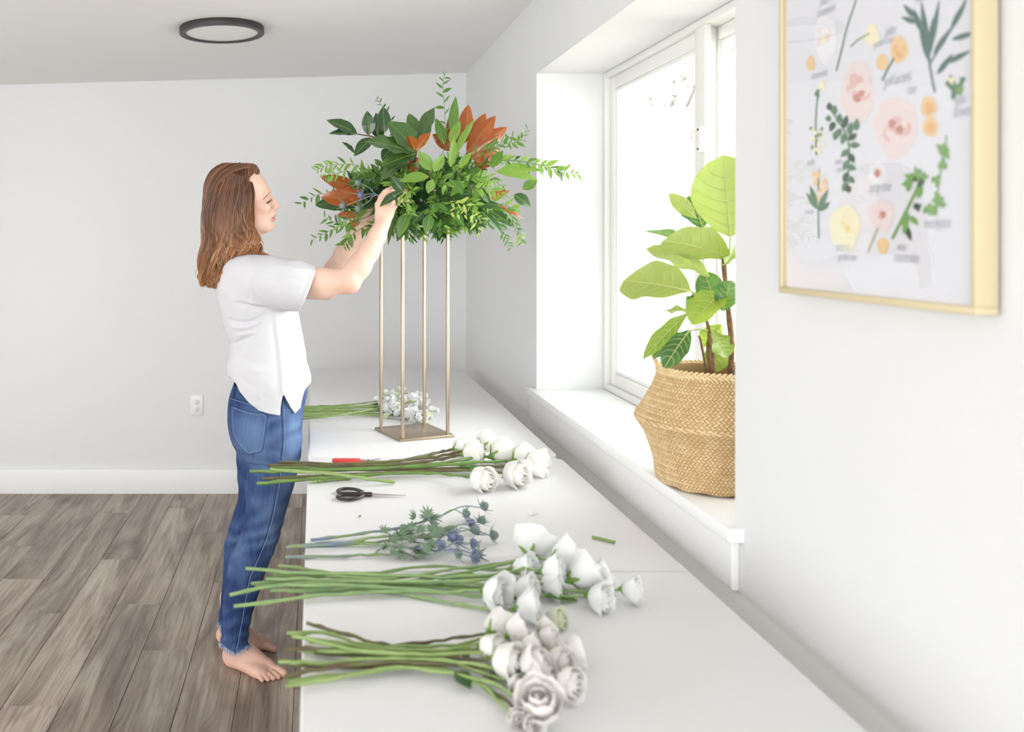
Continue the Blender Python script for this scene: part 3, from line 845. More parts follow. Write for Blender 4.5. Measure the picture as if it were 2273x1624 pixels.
def bloom(parent, center, axis, size, kind, seed, spread=1.0):
    """a flower head: calyx mesh with each petal as its child"""
    r = random.Random(seed)
    size = size * {'rose': .90, 'lisianthus': .78, 'garden': .76, 'bud': 1.0}[kind]
    hgt = .62 if kind != 'garden' else .42
    axis = Vector(axis).normalized()
    M = Matrix.Translation(Vector(center) - axis * size * hgt) @ frame_from(axis) @ Matrix.Rotation(r.uniform(0, 6.3), 4, 'Z') @ Matrix.Scale(size, 4)
    cal = link('bloom', SEPAL, parent, M)
    S = SETS[kind]; a = r.uniform(0, 6)
    for lay, n in zip(('core', 'in', 'mid', 'out'), S['n']):
        for k in range(n):
            a += 2 * PI / max(n, 1) + r.uniform(-.22, .22)
            til = {'core': 0, 'in': .03, 'mid': .06, 'out': .12}[lay] * spread
            s_ = r.uniform(.93, 1.06)
            link('petal', S[lay][r.randrange(len(S[lay]))], cal, M @ Matrix.Rotation(a, 4, 'Z') @ Matrix.Rotation(til * r.uniform(.4, 1.3), 4, 'X') @ Matrix.Scale(s_, 4))
        a += .5
    return cal
def stem_mesh(mb, pts, r0, r1, n=22, sides=8, node=True, seed=0, wob=.0013, mi=0):
    r = random.Random(seed)
    q = vspline(pts, n)
    for i in range(1, n - 1): q[i] = q[i] + Vector((0, r.gauss(0, wob), r.gauss(0, wob * .5)))
    rad = [r0 + (r1 - r0) * i / (n - 1) for i in range(n)]
    if node:
        for i in range(2, n - 1, r.choice((3, 4))): rad[i] *= 1.38
    mb.tube(q, rad, sides, True, mi)
    return q

G_ROSE = 'white roses lying across the table seam'
def axis_of(a, b_, up=0.0, yaw=0.0):
    d = (b_ - a); d.z = 0
    d = d.normalized()
    d = Matrix.Rotation(yaw, 3, 'Z') @ d
    return (d + Vector((0, 0, up))).normalized()
def flower(name, label, cat, group, pts, bpos, bh, size, kind, seed, smat, r0=.0035, r1=.0026, up=.15, yaw=0.0, leaves=(), extra=()):
    """cut flower lying on the table: pts are (px, py, height) along the stem; bpos the bloom centre"""
    W = [T(*p) for p in pts]
    c = T(bpos[0], bpos[1], bh)
    ax = axis_of(W[-1], c, up, yaw)
    base = c - ax * size * {'rose': .64, 'lisianthus': .56, 'garden': .40, 'bud': .6}[kind]
    e = empty(name, W[0], label, cat, group)
    mb = MB(); stem_mesh(mb, W + [base], r0, r1, seed=seed)
    mb.build('stem', smat, e)
    b1 = bloom(e, c, ax, size, kind, seed)
    r = random.Random(seed + 5)
    for (px, py, h, dx, dy, L, Wd, mk) in leaves:
        p = T(px, py, h); d = T(px + dx, py + dy, max(h * .7, .002)) - p
        link('leaf', leaf_mesh('leaf', ML[mk], L, Wd, bend=.4, seed=seed), e, orient(p, d, Vector((0, -.3, 1))))
    for (px, py, h, sz, kd, via) in extra:
        c2 = T(px, py, h); a2 = axis_of(T(*via), c2, up)
        m2 = MB(); stem_mesh(m2, [T(*via), (T(*via) + c2) / 2, c2 - a2 * sz * .6], r1, r1 * .8, 10, seed=seed + 9)
        m2.build('side_stem', smat, e)
        bloom(e, c2, a2, sz, kd, seed + 77)
    return e
# ---- roses: (stem points), bloom, height, size
RS = [
 ([(619, 1026, .012), (800, 1029, .014), (960, 1014, .016), (1020, 1002, .03)], (1080, 978), .045, .058, .5, .2, 'white rose with a pointed petal, rearmost of the rose bunch', M_brstem),
 ([(594, 1032, .008), (800, 1034, .010), (930, 1026, .012), (1000, 1014, .02)], (1054, 1005), .036, .062, .15, -.1, 'round white rose at the left of the rose bunch, beside the gold stand base', M_brstem),
 ([(600, 1039, .016), (800, 1040, .020), (960, 1030, .024), (1060, 1014, .03)], (1117, 1003), .040, .070, .25, .1, 'largest white rose, in the middle of the rose bunch', M_rstem),
 ([(554.5, 1046, .020), (700, 1044, .022), (900, 1037, .026), (1080, 1024, .03)], (1166, 1012), .040, .066, .35, .0, 'opened white rose second from the right end of the rose bunch', M_rstem),
 ([(612, 1044, .006), (800, 1043, .008), (980, 1040, .010), (1120, 1034, .02)], (1196, 1029), .032, .066, .1, -.2, 'white rose at the far right end of the rose bunch', M_brstem),
 ([(582, 1062, .006), (720, 1056, .010), (900, 1047, .016), (1050, 1043, .02)], (1149, 1053), .034, .066, .1, -.12, 'white rose drooping forward at the front right of the rose bunch', M_brstem),
 ([(570, 1072.5, .006), (700, 1062, .012), (880, 1050, .018), (980, 1051, .02)], (1074, 1065), .030, .062, .04, -.05, 'single white rose bud at the front of the rose bunch nearest the scissors', M_rstem),
 ([(640, 1030, .004), (800, 1031, .006), (920, 1016, .010), (975, 1003, .012)], (1024, 993), .024, .046, .1, .2, 'small half hidden white rose behind the rose stems', M_brstem)]
for i, (pts, bp, bh, sz, up, yaw, lab, sm) in enumerate(RS):
    flower('white_rose', lab, 'rose', G_ROSE, pts, bp, bh, sz, 'rose', 100 + i, sm, .0046, .0034, up, yaw,
           leaves=[(1000 + 12 * i, 1030 + 2 * i, .02, 40, 6 if i % 2 else -14, .045, .022, 'mid')] if i in (1, 3, 5) else ())
def bare_stem(pts, lab, sm, r0, seed, group=None):
    W = [T(*p) for p in pts]; mb = MB(); stem_mesh(mb, W, r0, r0 * .85, 16, seed=seed)
    o = mb.build('cut_stem', sm); tag(o, lab, 'stem', group); return o
bare_stem([(600, 1041, .028), (730, 1050, .030), (800, 1060, .022), (876, 1070.5, .006)], 'headless green rose stem lying diagonally over the rose stems', M_gstem, .0042, 5)
bare_stem([(692, 1069, .005), (722, 1064, .006), (780, 1060, .006)], 'short thick green stem stub under the rose stems', M_gstem, .0048, 6)

# ---- lisianthus
G_LIS = 'white lisianthus on the near table'
LS = [
 ([(546, 1261, .018), (700, 1275, .018), (850, 1285, .02), (1000, 1264, .02), (1110, 1250, .02)], (1183, 1210), .034, .066, .45, .5, 'large white lisianthus at the back of its bunch, right of the blue thistles'),
 ([(618, 1255, .012), (720, 1268, .014), (870, 1292, .018), (1060, 1264, .02), (1180, 1240, .026)], (1256, 1232), .034, .058, .25, .15, 'ruffled white lisianthus behind the middle of its bunch'),
 ([(605, 1276, .006), (780, 1276, .008), (950, 1256, .01), (1080, 1264, .012)], (1168, 1266), .026, .058, .1, .0, 'white lisianthus left of centre under a thin green stem'),
 ([(557, 1295, .012), (740, 1286, .014), (900, 1276, .016), (1060, 1282, .02), (1160, 1262, .04)], (1232, 1268), .040, .052, .15, -.15, 'greenish white lisianthus in the centre of its bunch'),
 ([(510.5, 1320, .014), (600, 1301, .016), (760, 1291, .02), (950, 1290, .024), (1180, 1284, .026)], (1298, 1272), .036, .064, .35, .2, 'full white lisianthus right of centre in its bunch'),
 ([(519, 1345, .008), (700, 1323, .01), (850, 1313, .012), (1000, 1312, .014)], (1105, 1318), .032, .058, .06, -.12, 'tulip shaped white lisianthus at the front left of its bunch'),
 ([(599, 1310, .006), (750, 1306, .008), (900, 1301, .01), (1080, 1310, .012)], (1172, 1310), .024, .052, .05, -.1, 'white lisianthus beside the tulip shaped one'),
 ([(631, 1297, .02), (800, 1300, .018), (960, 1312, .012), (1100, 1326, .008), (1220, 1322, .01)], (1336, 1328), .022, .052, .05, -.2, 'white lisianthus drooping at the front right beside a broad green leaf'),
 ([(566, 1298, .004), (800, 1297, .006), (1000, 1300, .008), (1250, 1311, .012), (1345, 1309, .016)], (1405, 1309), .026, .042, .12, .0, 'small white lisianthus alone at the far right end of its bunch'),
 ([(640, 1312, .004), (830, 1309, .005), (960, 1330, .005), (1060, 1347, .006), (1120, 1360, .01)], (1177, 1346), .030, .050, .25, .25, 'white lisianthus hanging towards the blush roses'),
 ([(622, 1270, .024), (800, 1274, .024), (1000, 1280, .026), (1200, 1270, .03)], (1338, 1280), .030, .052, .3, .1, 'frilly white lisianthus tucked behind the right end of its bunch'),
 ([(590, 1284, .020), (800, 1288, .02), (1000, 1292, .02), (1140, 1298, .02)], (1226, 1298), .022, .046, .05, -.1, 'pale lisianthus low in the middle of its bunch')]
for i, (pts, bp, bh, sz, up, yaw, lab) in enumerate(LS):
    lv = []
    if i == 7: lv = [(1208, 1323, .012, 96, 2, .066, .024, 'mid')]
    if i == 3: lv = [(1010, 1275, .022, 70, 6, .07, .018, 'mid')]
    if i == 6: lv = [(960, 1300, .012, 80, -4, .06, .012, 'mid')]
    flower('lisianthus', lab, 'lisianthus', G_LIS, pts, bp, bh, sz, 'lisianthus', 200 + i, M_gstem2, .0034, .0022, up, yaw, leaves=lv,
           extra=[(1236, 1376, .014, .030, 'bud', (1130, 1352, .008))] if i == 9 else ())

# ---- blush garden roses (nearest bunch)
G_GAR = 'blush garden roses nearest the camera'
GS = [
 ([(681.6, 1382, .022), (760, 1405, .022), (860, 1430, .022), (980, 1420, .02)], (1110, 1388), .028, .044, .2, .3, 'upright blush rose bud at the back left of the nearest bunch'),
 ([(637, 1404, .018), (720, 1406, .018), (830, 1432, .022), (1000, 1432, .024), (1080, 1415, .028)], (1148, 1403), .038, .050, .3, .2, 'tall white garden rose at the back of the nearest bunch'),
 ([(648, 1409, .012), (760, 1430, .014), (900, 1440, .016), (1050, 1440, .02)], (1095, 1438), .030, .038, .1, -.1, 'small pinkish rose bud at the left of the nearest bunch'),
 ([(633, 1443, .02), (760, 1440, .02), (900, 1446, .024), (1060, 1462, .024)], (1131, 1468), .036, .044, .1, -.05, 'round pale rose bud in the middle left of the nearest bunch'),
 ([(686, 1424, .008), (800, 1436, .012), (950, 1450, .016), (1100, 1440, .02)], (1184, 1442), .030, .048, .3, .2, 'garden rose above the middle of the nearest bunch'),
 ([(618, 1469, .014), (720, 1470, .016), (860, 1462, .02), (1040, 1470, .024)], (1195, 1482), .036, .068, .8, .1, 'big creamy garden rose in the heart of the nearest bunch'),
 ([(698, 1449, .006), (850, 1456, .010), (1000, 1452, .012), (1130, 1430, .016)], (1218, 1424), .030, .046, .2, .15, 'garden rose below the loose lisianthus bud'),
 ([(660, 1442, .006), (850, 1460, .008), (1020, 1462, .012), (1160, 1462, .016)], (1246, 1472), .032, .052, .15, .0, 'garden rose with green sepals at the right of the nearest bunch'),
 ([(650, 1412, .026), (820, 1446, .028), (1000, 1450, .028), (1180, 1440, .03)], (1277, 1446), .028, .042, .2, .15, 'blush garden rose at the rightmost edge of the nearest bunch'),
 ([(631, 1502, .012), (720, 1484, .016), (860, 1470, .018), (1040, 1478, .018), (1160, 1500, .016)], (1268, 1517), .030, .050, .15, -.2, 'garden rose with a brown petal edge at the lower right of the nearest bunch'),
 ([(635, 1521.6, .010), (760, 1500, .014), (900, 1480, .016), (1060, 1506, .018), (1120, 1530, .02)], (1197, 1557), .036, .066, 1.7, -.9, 'full open garden rose facing the camera at the front of the nearest bunch'),
 ([(640, 1510, .006), (800, 1494, .008), (960, 1478, .012), (1070, 1520, .012), (1110, 1560, .012)], (1152, 1597), .022, .034, .3, -.3, 'small white rose lowest in the nearest bunch'),
 ([(652, 1474, .004), (800, 1480, .006), (960, 1482, .008), (1090, 1530, .010)], (1180, 1606), .018, .036, .4, -.2, 'half hidden rose at the bottom tip of the nearest bunch'),
 ([(690, 1440, .018), (850, 1452, .020), (1000, 1470, .018), (1090, 1500, .016)], (1150, 1520), .018, .034, .1, -.4, 'small half open rose beside the full open garden rose'),
 ([(690, 1418, .024), (850, 1440, .026), (1000, 1440, .028), (1130, 1410, .03)], (1212, 1398), .032, .040, .25, .2, 'rose bud at the back right of the nearest bunch')]
for i, (pts, bp, bh, sz, up, yaw, lab) in enumerate(GS):
    lv = []
    if i == 3: lv = [(1010, 1490, .02, 24, 22, .034, .028, 'deep'), (1040, 1462, .02, -26, -26, .03, .014, 'deep')]
    if i == 10: lv = [(1060, 1515, .012, 60, 40, .05, .012, 'light'), (1070, 1500, .014, 50, 6, .04, .016, 'deep')]
    if i == 5: lv = [(1080, 1462, .03, 30, -22, .03, .012, 'light')]
    flower('garden_rose', lab, 'rose', G_GAR, pts, bp, bh, sz, 'garden' if i not in (0, 2, 3) else 'rose', 300 + i, M_gstem if i % 3 else M_brstem, .0030, .0022, up, yaw, leaves=lv)

# ---- sea holly (thistles)
def thistle_leaf_mesh():
    mb = MB()
    for a, L in ((-1.1, .5), (-.65, .75), (-.28, .9), (0.05, 1.0), (.4, .85), (.8, .7)):
        v, f = leaf_verts(.030 * L, .0052, 5, 3, (.6, .8), .3, .3)
        R_ = Matrix.Rotation(a, 4, 'Z'); mb.add([R_ @ Vector(q) for q in v], f)
    return new_mesh('thistle_leaf', mb.v, mb.f, ML['thistle'])
TLEAF = thistle_leaf_mesh()
hm = MB()
n1, n2 = 14, 9
hm.lathe([(.0015, -.004), (.006, -.002), (.0082, .003), (.0078, .008), (.005, .0125), (.001, .0145)], 16)
for j in range(6):       # bristly surface of the cone
    zc = -.001 + .0026 * j; rc = (.0072, .0083, .0083, .0072, .0052, .0026)[j]
    nn = max(5, int(rc * 1900))
    for k in range(nn):
        a = 2 * PI * (k + .5 * (j % 2)) / nn
        p = Vector((rc * math.cos(a), rc * math.sin(a), zc)); d = Vector((math.cos(a), math.sin(a), .25 + .15 * j)).normalized()
        hm.tube([p, p + d * .0026], [.0011, .0002], 4, False)
HEAD_ME = new_mesh('thistle_cone', hm.v, hm.f, M_thead)
HEAD_BL = new_mesh('thistle_cone_blue', hm.v, hm.f, M_tblue)
bm_ = MB()
for k in range(9):
    a = 2 * PI * k / 9
    v, f = leaf_verts(.019 + .006 * (k % 3), .0042, 5, 3, (.55, .8), .4, -.5)
    R_ = Matrix.Rotation(a, 4, 'Z') @ Matrix.Translation((0, .003, -.003)) @ Matrix.Rotation(.25 + .25 * (k % 2), 4, 'X')
    bm_.add([R_ @ Vector(q) for q in v], f)
BRACT = new_mesh('bract', bm_.v, bm_.f, ML['thistle']); BRACT_B = new_mesh('bract_blue', bm_.v, bm_.f, M_tblue)
def thistle_head(parent, pos, axis, s=1.0, blue=False, seed=0):
    M = Matrix.Translation(pos) @ frame_from(axis) @ Matrix.Rotation(seed * 1.3, 4, 'Z') @ Matrix.Scale(s, 4)
    h = link('flower_head', HEAD_BL if blue else HEAD_ME, parent, M)
    link('bracts', BRACT_B if blue else BRACT, h, M)
    return h
G_TH = 'blue thistles on the near table'
TH = [
 ([(690, 1198, .006), (800, 1184, .01), (900, 1168, .016), (980, 1144, .02)], [(1071, 1126, .025, 0), (1031, 1140, .02, 0), (960, 1166, .022, 0)], 'thistle stem reaching highest, at the back of the thistle bunch'),
 ([(635, 1215, .010), (760, 1204, .014), (860, 1190, .018), (980, 1192, .02)], [(1068, 1158, .024, 0), (1043, 1164, .02, 1), (1001, 1194, .03, 1)], 'blue stemmed thistle in the middle of the thistle bunch'),
 ([(640, 1212, .004), (780, 1206, .006), (900, 1196, .01), (1000, 1186, .018)], [(1091, 1188, .018, 0), (1053, 1181, .026, 0), (1014, 1199, .024, 1)], 'thistle stem with the head furthest right'),
 ([(700, 1207, .004), (800, 1205, .008), (900, 1214, .012), (980, 1222, .014)], [(1047, 1206, .018, 1), (1013, 1229, .016, 0), (973, 1208, .026, 1)], 'thistle stem in the lower middle of the thistle bunch'),
 ([(633, 1236, .004), (760, 1234, .006), (850, 1230, .008), (950, 1232, .01)], [(1049, 1236, .014, 1), (1060, 1230, .012, 0)], 'lowest thistle stem, nearest the lisianthus stems')]
rt = random.Random(5)
for i, (pts, heads, lab) in enumerate(TH):
    W = [T(*p) for p in pts]
    e = empty('thistle', W[0], lab, 'thistle', G_TH)
    mb = MB(); stem_mesh(mb, W, .0034, .0022, 18, seed=i)
    for hd in heads:
        c = T(hd[0], hd[1], hd[2]); d = (c - W[-1]).normalized()
        s0 = W[-1] if (c - W[-1]).length < .16 and c.x > W[-1].x - .02 else W[2] * .5 + W[-1] * .5
        mb.tube(vspline([s0, (s0 + c) / 2 + Vector((0, 0, .012)), c - d * .003], 8), [.0018, .0017, .0016, .0015, .0014, .0013, .0012, .0012], 6)
    mb.build('stem', M_bstem, e)
    for k, hd in enumerate(heads):
        c = T(hd[0], hd[1], hd[2])
        ax = Vector((.6 + rt.uniform(-.4, .4), rt.uniform(-.7, .3), rt.uniform(.0, .7)))
        thistle_head(e, c, ax, rt.uniform(.92, 1.15), hd[3] == 1, k + i)
    q = vspline(W, 30)
    for k in range(10):
        p = q[min(29, 17 + k + rt.randint(0, 2))] + Vector((rt.uniform(-.01, .03), rt.uniform(-.015, .015), rt.uniform(0, .016)))
        link('leaf', TLEAF, e, orient(p, Vector((rt.uniform(-.2, 1), rt.uniform(-.9, .9), rt.uniform(-.2, .5))), Vector((rt.uniform(-.4, .4), -.5, 1))) @ Matrix.Scale(rt.uniform(.8, 1.35), 4))

# ---- white stock on the far table, behind the stand
def floret_mesh(seed):
    r = random.Random(seed); mb = MB()
    for k in range(9):
        v, f = leaf_verts(.017, .017, 4, 5, (1.35, .7), .15, r.uniform(-.8, .6), .0022, 2, seed=seed + k)
        R_ = Matrix.Rotation(k * 2.4 + r.uniform(-.3, .3), 4, 'Z') @ Matrix.Translation((0, .0008, .002 * (k % 3))) @ Matrix.Rotation(.25 + .5 * (k % 3), 4, 'X')
        mb.add([R_ @ Vector(q) for q in v], f)
    return new_mesh('floret', mb.v, mb.f, M_petalw if seed % 4 else M_petalg)
FLOR = [floret_mesh(s) for s in range(1, 6)]
SK = [((838, 890, .02), (905, 872, .05), 'white stock spike uppermost in the stock bunch behind the gold stand'), ((832, 898, .012), (880, 884, .03), 'white stock spike at the back left of the stock bunch'),
      ((862, 900, .03), (945, 880, .045), 'white stock spike along the top of the stock bunch'), ((850, 908, .02), (955, 898, .04), 'white stock spike in the middle of the stock bunch'),
      ((860, 912, .012), (968, 912, .025), 'white stock spike furthest right in the stock bunch'), ((858, 918, .012), (940, 922, .03), 'white stock spike low in the stock bunch'),
      ((868, 922, .008), (955, 930, .016), 'white stock spike lowest in the stock bunch'), ((850, 903, .035), (925, 890, .062), 'white stock spike piled on top of the stock bunch')]
rk = random.Random(9)
for i, (a, c, lab) in enumerate(SK):
    A, B = T(*a), T(*c)
    e = empty('stock_flower', A, lab, 'stock', 'white stock behind the gold stand')
    ce = (640 + 6 * (i % 3), 903 + 4 * i, .006 + .004 * (i % 3))
    mb = MB(); stem_mesh(mb, [T(*ce), T(740, 900 + 3.2 * i, .010 + .004 * (i % 4)), A, B], .0036, .002, 26, seed=40 + i)
    mb.build('stem', M_gstem, e)
    d = B - A
    for k in range(24):
        t_ = rk.random() ** .8
        p = A + d * t_
        a_ = rk.uniform(0, 2 * PI); u_ = d.normalized(); s_ = u_.cross(Vector((0, 0, 1))).normalized(); w_ = s_.cross(u_)
        o_ = s_ * math.cos(a_) + w_ * math.sin(a_)
        p = p + o_ * (.018 * (1.1 - .4 * t_))
        p.z = max(p.z, TZ + .008)
        link('floret', FLOR[rk.randrange(5)], e, Matrix.Translation(p) @ frame_from(o_ + u_ * .4) @ Matrix.Scale(rk.uniform(.8, 1.15), 4))
    for k in range(3):
        p = A - d.normalized() * rk.uniform(.0, .05)
        link('leaf', leaf_mesh('leaf', ML['mid'], .05, .009, seed=k), e, orient(p, d + Vector((0, rk.uniform(-.05, .05), .02)), Vector((0, -.3, 1))))

# ---- scraps on the table
def scrap(name, px, py, sz, m, lab, cat, seed):
    r = random.Random(seed); mb = MB()
    for k in range(6 if cat == 'petals' else 2):
        v, f = leaf_verts(sz * r.uniform(.5, .8), sz * r.uniform(.4, .6), 5, 5, (1.1, .7), .3, .8, sz * .08, 2, seed=seed + k)
        c = T(px + (r.uniform(-8, 8) if cat == 'petals' else r.uniform(-2, 2)), py + r.uniform(-1.5, 1.5), .003)
        M_ = Matrix.Translation(c) @ Matrix.Rotation(r.uniform(0, 6.3), 4, 'Z') @ Matrix.Rotation(r.uniform(-.3, .5), 4, 'X')
        mb.add([M_ @ Vector(q) for q in v], f)
    tag(mb.build(name, m), lab, cat)
scrap('petal_scrap', 1183, 1139, .018, M_petal, 'small crumpled white petals alone on the near table right of the thistles', 'petals', 3)
scrap('petal_scrap', 1119, 1192, .008, M_petalw, 'tiny white petal fleck just right of the thistle heads', 'petal', 4)
scrap('leaf_scrap', 794, 1145, .014, ML['deep'], 'tiny dark green leaf scrap on the near table below the scissors', 'leaf', 5)
scrap('leaf_scrap', 847, 1166, .005, M_red, 'tiny red speck on the near table above the thistle stems', 'speck', 6)
mb = MB(); a, c = T(1315, 1191, .004), T(1365, 1203, .004)
mb.tube([a, (a + c) / 2, c], [.0034, .0034, .0036], 10)
tag(mb.build('stem_offcut', M_gstem), 'short green stem offcut alone on the near table by the wall', 'stem')
scrap('petal_scrap', 856, 936, .014, M_petalw, 'loose white floret on the far table by the rear stand rod', 'petal', 8)
# ================================================================== seagrass basket and fiddle-leaf fig on the window sill
BC = Vector((.912, 2.02, WZ0))
M_sea = mat('seagrass', srgb(231, 204, 162), .75, vary=(45, srgb(214, 180, 134), .8), spec=.2)
M_sea2 = mat('seagrass_pale', srgb(236, 214, 174), .75, vary=(45, srgb(218, 186, 138), .7), spec=.2)
M_sead = mat('seagrass_dark', srgb(194, 160, 116), .85)
M_soil = mat('soil', srgb(74, 60, 46), .95, bump=(60, .6, 4))
BP = [(.100, .004), (.114, .006), (.120, .020), (.124, .050), (.132, .080), (.146, .118), (.1655, .150), (.153, .174), (.137, .203), (.123, .234), (.114, .262)]
prof = spline(BP, 60)
plen = np.concatenate([[0], np.cumsum(np.linalg.norm(np.diff(np.array(prof), axis=0), axis=1))])
def bprof(s_):
    s_ = s_ * plen[-1]
    return float(np.interp(s_, plen, [p[0] for p in prof])), float(np.interp(s_, plen, [p[1] for p in prof]))
bas = empty('woven_basket', BC, 'round belly basket woven from tan seagrass on the window sill', 'basket')
body = MB()
def bpt(u, v, off=0.0):
    r_, z_ = bprof(v); a = 2 * PI * u
    wob = 1 + .012 * math.sin(3 * a + 1) + .006 * math.sin(7 * a)
    return BC + Vector(((r_ * wob + off) * math.cos(a), (r_ * wob + off) * math.sin(a), z_ + .0022 * math.sin(11 * a) * max(0, 1 - v * 9)))
body.grid(lambda u, v: bpt(u, v, -.0015), 72, 40, wrap=True)
body.grid(lambda u, v: bpt(u, 1 - v * .45, -.006), 72, 14, wrap=True)
body.lathe([(.112, .004), (.001, .004)], 48, Matrix.Translation(BC), closed=False)
body.build('basket_wall', M_sead, bas)
# twill weave: small cushions laid slantwise over the wall
wv = MB(); NU, NV = 92, 40
rw = random.Random(3)
for jv in range(NV):
    for iu in range(NU):
        u0 = (iu + .5 * (jv % 2)) / NU; v0 = (jv + .5) / NV
        sl = .42 if (jv % 2) else -.42
        du, dv = .78 / NU, .52 / NV
        o0 = rw.uniform(-.0003, .0005)
        q = []
        for (a, c, h) in ((-1, -1, 0), (1, -1, 0), (1, 1, 0), (-1, 1, 0), (-.6, -.55, 1), (.6, -.55, 1), (.6, .55, 1), (-.6, .55, 1)):
            q.append(bpt(u0 + du * (a * .5 + sl * c * .8), min(.999, max(.001, v0 + dv * (c + sl * a * .55))), -.0012 + (.0034 + o0) * h))
        wv.add(q, [(0, 1, 5, 4), (1, 2, 6, 5), (2, 3, 7, 6), (3, 0, 4, 7), (4, 5, 6, 7)], 1 if rw.random() < .38 else 0)
tag(wv.build('weave', [M_sea, M_sea2], bas), kind='stuff')
# braided rim: overlapping twists
rim = MB(); NR = 64
for k in range(NR):
    for ph, zz in ((0, .2655), (.5, .2585)):
        a0 = 2 * PI * (k + ph) / NR; a1 = 2 * PI * (k + ph + 1.25) / NR
        rr = .1155
        p = [BC + Vector((rr * math.cos(a0 + (a1 - a0) * t_) + math.cos(a0) * .003 * math.sin(PI * t_), rr * math.sin(a0 + (a1 - a0) * t_) + math.sin(a0) * .003 * math.sin(PI * t_), zz - .0045 + .009 * t_ if ph == 0 else zz + .0045 - .009 * t_)) for t_ in (0, .33, .66, 1)]
        rim.tube(p, [.0018, .0034, .0034, .0018], 6)
tag(rim.build('rim_braid', M_sea2, bas), kind='stuff')
rg = MB()
for k in range(46):     # ridge binding round the belly
    a0 = 2 * PI * k / 46; a1 = a0 + 2 * PI / 46 * 1.3
    p = [BC + Vector((.1665 * math.cos(a), .1665 * math.sin(a), .150 + dz)) for a, dz in ((a0, .004), ((a0 + a1) / 2, 0), (a1, -.004))]
    rg.tube(p, [.0016, .003, .0016], 6)
tag(rg.build('belly_braid', M_sea, bas), kind='stuff')
hd = vspline([BC + Vector((-.045, .106, .255)), BC + Vector((-.075, .112, .285)), BC + Vector((-.095, .105, .300)), BC + Vector((-.108, .085, .305)), BC + Vector((-.116, .05, .292)), BC + Vector((-.108, .03, .258))], 30)
hm2 = MB()
for s_ in (0, PI):
    hm2.tube([p + Vector((.003 * math.cos(i * 1.1 + s_), 0, .003 * math.sin(i * 1.1 + s_))) for i, p in enumerate(hd)], .0032, 6)
hm2.build('handle', M_sea, bas)
MB().lathe([(.108, .205), (.06, .212), (.001, .208)], 40, Matrix.Translation(BC), closed=False).build('soil', M_soil, bas)

fig = empty('fiddle_leaf_fig', BC + Vector((0, 0, .2)), 'fiddle-leaf fig plant with broad bright green leaves in the basket', 'plant')
def fb(px, py, Y): return P(px, py, Y)
TR = [([(1622, 830, 1.99), (1624, 760, 1.985), (1617, 690, 1.985), (1608, 600, 1.985), (1606, 560, 1.985)], .0075, .0050), ([(1578, 835, 2.00), (1572, 780, 2.0), (1574, 735, 2.0), (1560, 690, 2.0), (1536, 655, 2.0)], .0050, .0035),
      ([(1585, 835, 1.97), (1580, 770, 1.97), (1576, 740, 1.97)], .0045, .003), ([(1570, 835, 2.02), (1556, 760, 2.02), (1551, 745, 2.02)], .003, .002), ([(1640, 830, 2.03), (1655, 700, 2.04), (1660, 560, 2.04), (1668, 460, 2.04)], .006, .004)]
M_ftrunk = mat('fig_trunk', srgb(112, 82, 58), .85, vary=(90, srgb(150, 116, 80), .8), bump=(120, .5, 3))
for pts, r0, r1 in TR:
    mb = MB(); q = vspline([fb(*p) for p in pts], 26); rr = random.Random(int(pts[0][0]))
    mb.tube(q, [(r0 + (r1 - r0) * i / 25) * rr.uniform(.88, 1.15) for i in range(26)], 8); mb.build('trunk', M_ftrunk, fig)
def fig_leaf(base, tip, W, normal, mk='fig', bend=.3, fold=.18, shape=(1.25, .62), seed=0, wave=.006):
    base, tip = Vector(base), Vector(tip); L = (tip - base).length
    v, f = leaf_verts(L, W, 14, 9, shape, fold, bend, wave, 2.5, seed=seed)
    M = orient(base, tip - base, normal)
    mb = MB(); mb.add([M @ Vector(q) for q in v], f)
    o = mb.build('leaf', ML[mk], fig)
    # raised midrib and side veins
    vm = MB(); nw = 9
    def S(t, u):
        j = min(max(t, 0), .999) * 13; i = (u + 1) / 2 * 8
        j0, i0 = int(j), min(int(i), 7); a, c = j - j0, i - i0
        A = [Vector(v[(j0 + dj) * nw + i0 + di]) for dj in (0, 1) for di in (0, 1)]
        return M @ ((A[0] * (1 - c) + A[1] * c) * (1 - a) + (A[2] * (1 - c) + A[3] * c) * a)
    vm.tube([S(t_ / 12, 0) for t_ in range(13)], [.0020 - .0013 * t_ / 12 for t_ in range(13)], 6)
    for k in range(5):
        t0 = .12 + .15 * k
        for s_ in (-1, 1):
            vm.tube([S(t0 + .10 * q * q * 1.6 + .05 * q, s_ * q * .92) for q in (0, .2, .4, .6, .8, 1)], [.0010, .0009, .0008, .0007, .0005, .0003], 4, False)
    vm.build('veins', M_vein, o)
    return o
CAMN = Vector((-.35, -.9, .1))
fig_leaf(fb(1621, 525, 1.985), fb(1606, 344, 2.0), .150, -CAMN, 'fig', .25, .12, (1.15, .6), 1)
fig_leaf(fb(1617, 572, 1.975), fb(1462, 516, 1.93), .105, Vector((.1, .75, .75)), 'fig', .45, .22, (1.1, .6), 2)
fig_leaf(fb(1600, 575, 2.02), fb(1436, 497, 2.07), .085, Vector((-.1, .1, 1)), 'figdark', .35, .3, (1.2, .6), 3)
fig_leaf(fb(1531, 646, 1.97), fb(1377, 612, 1.90), .118, Vector((.15, .8, .6)), 'fig', .25, .15, (1.3, .55), 4)
fig_leaf(fb(1575, 614, 1.99), fb(1440, 540, 2.05), .080, Vector((.1, .5, .9)), 'fig', .4, .2, (1.2, .6), 5)
fig_leaf(fb(1545, 484, 2.03), fb(1484, 428, 2.03), .036, Vector((.3, .9, .2)), 'fig', .2, .3, (1.0, .8), 6)
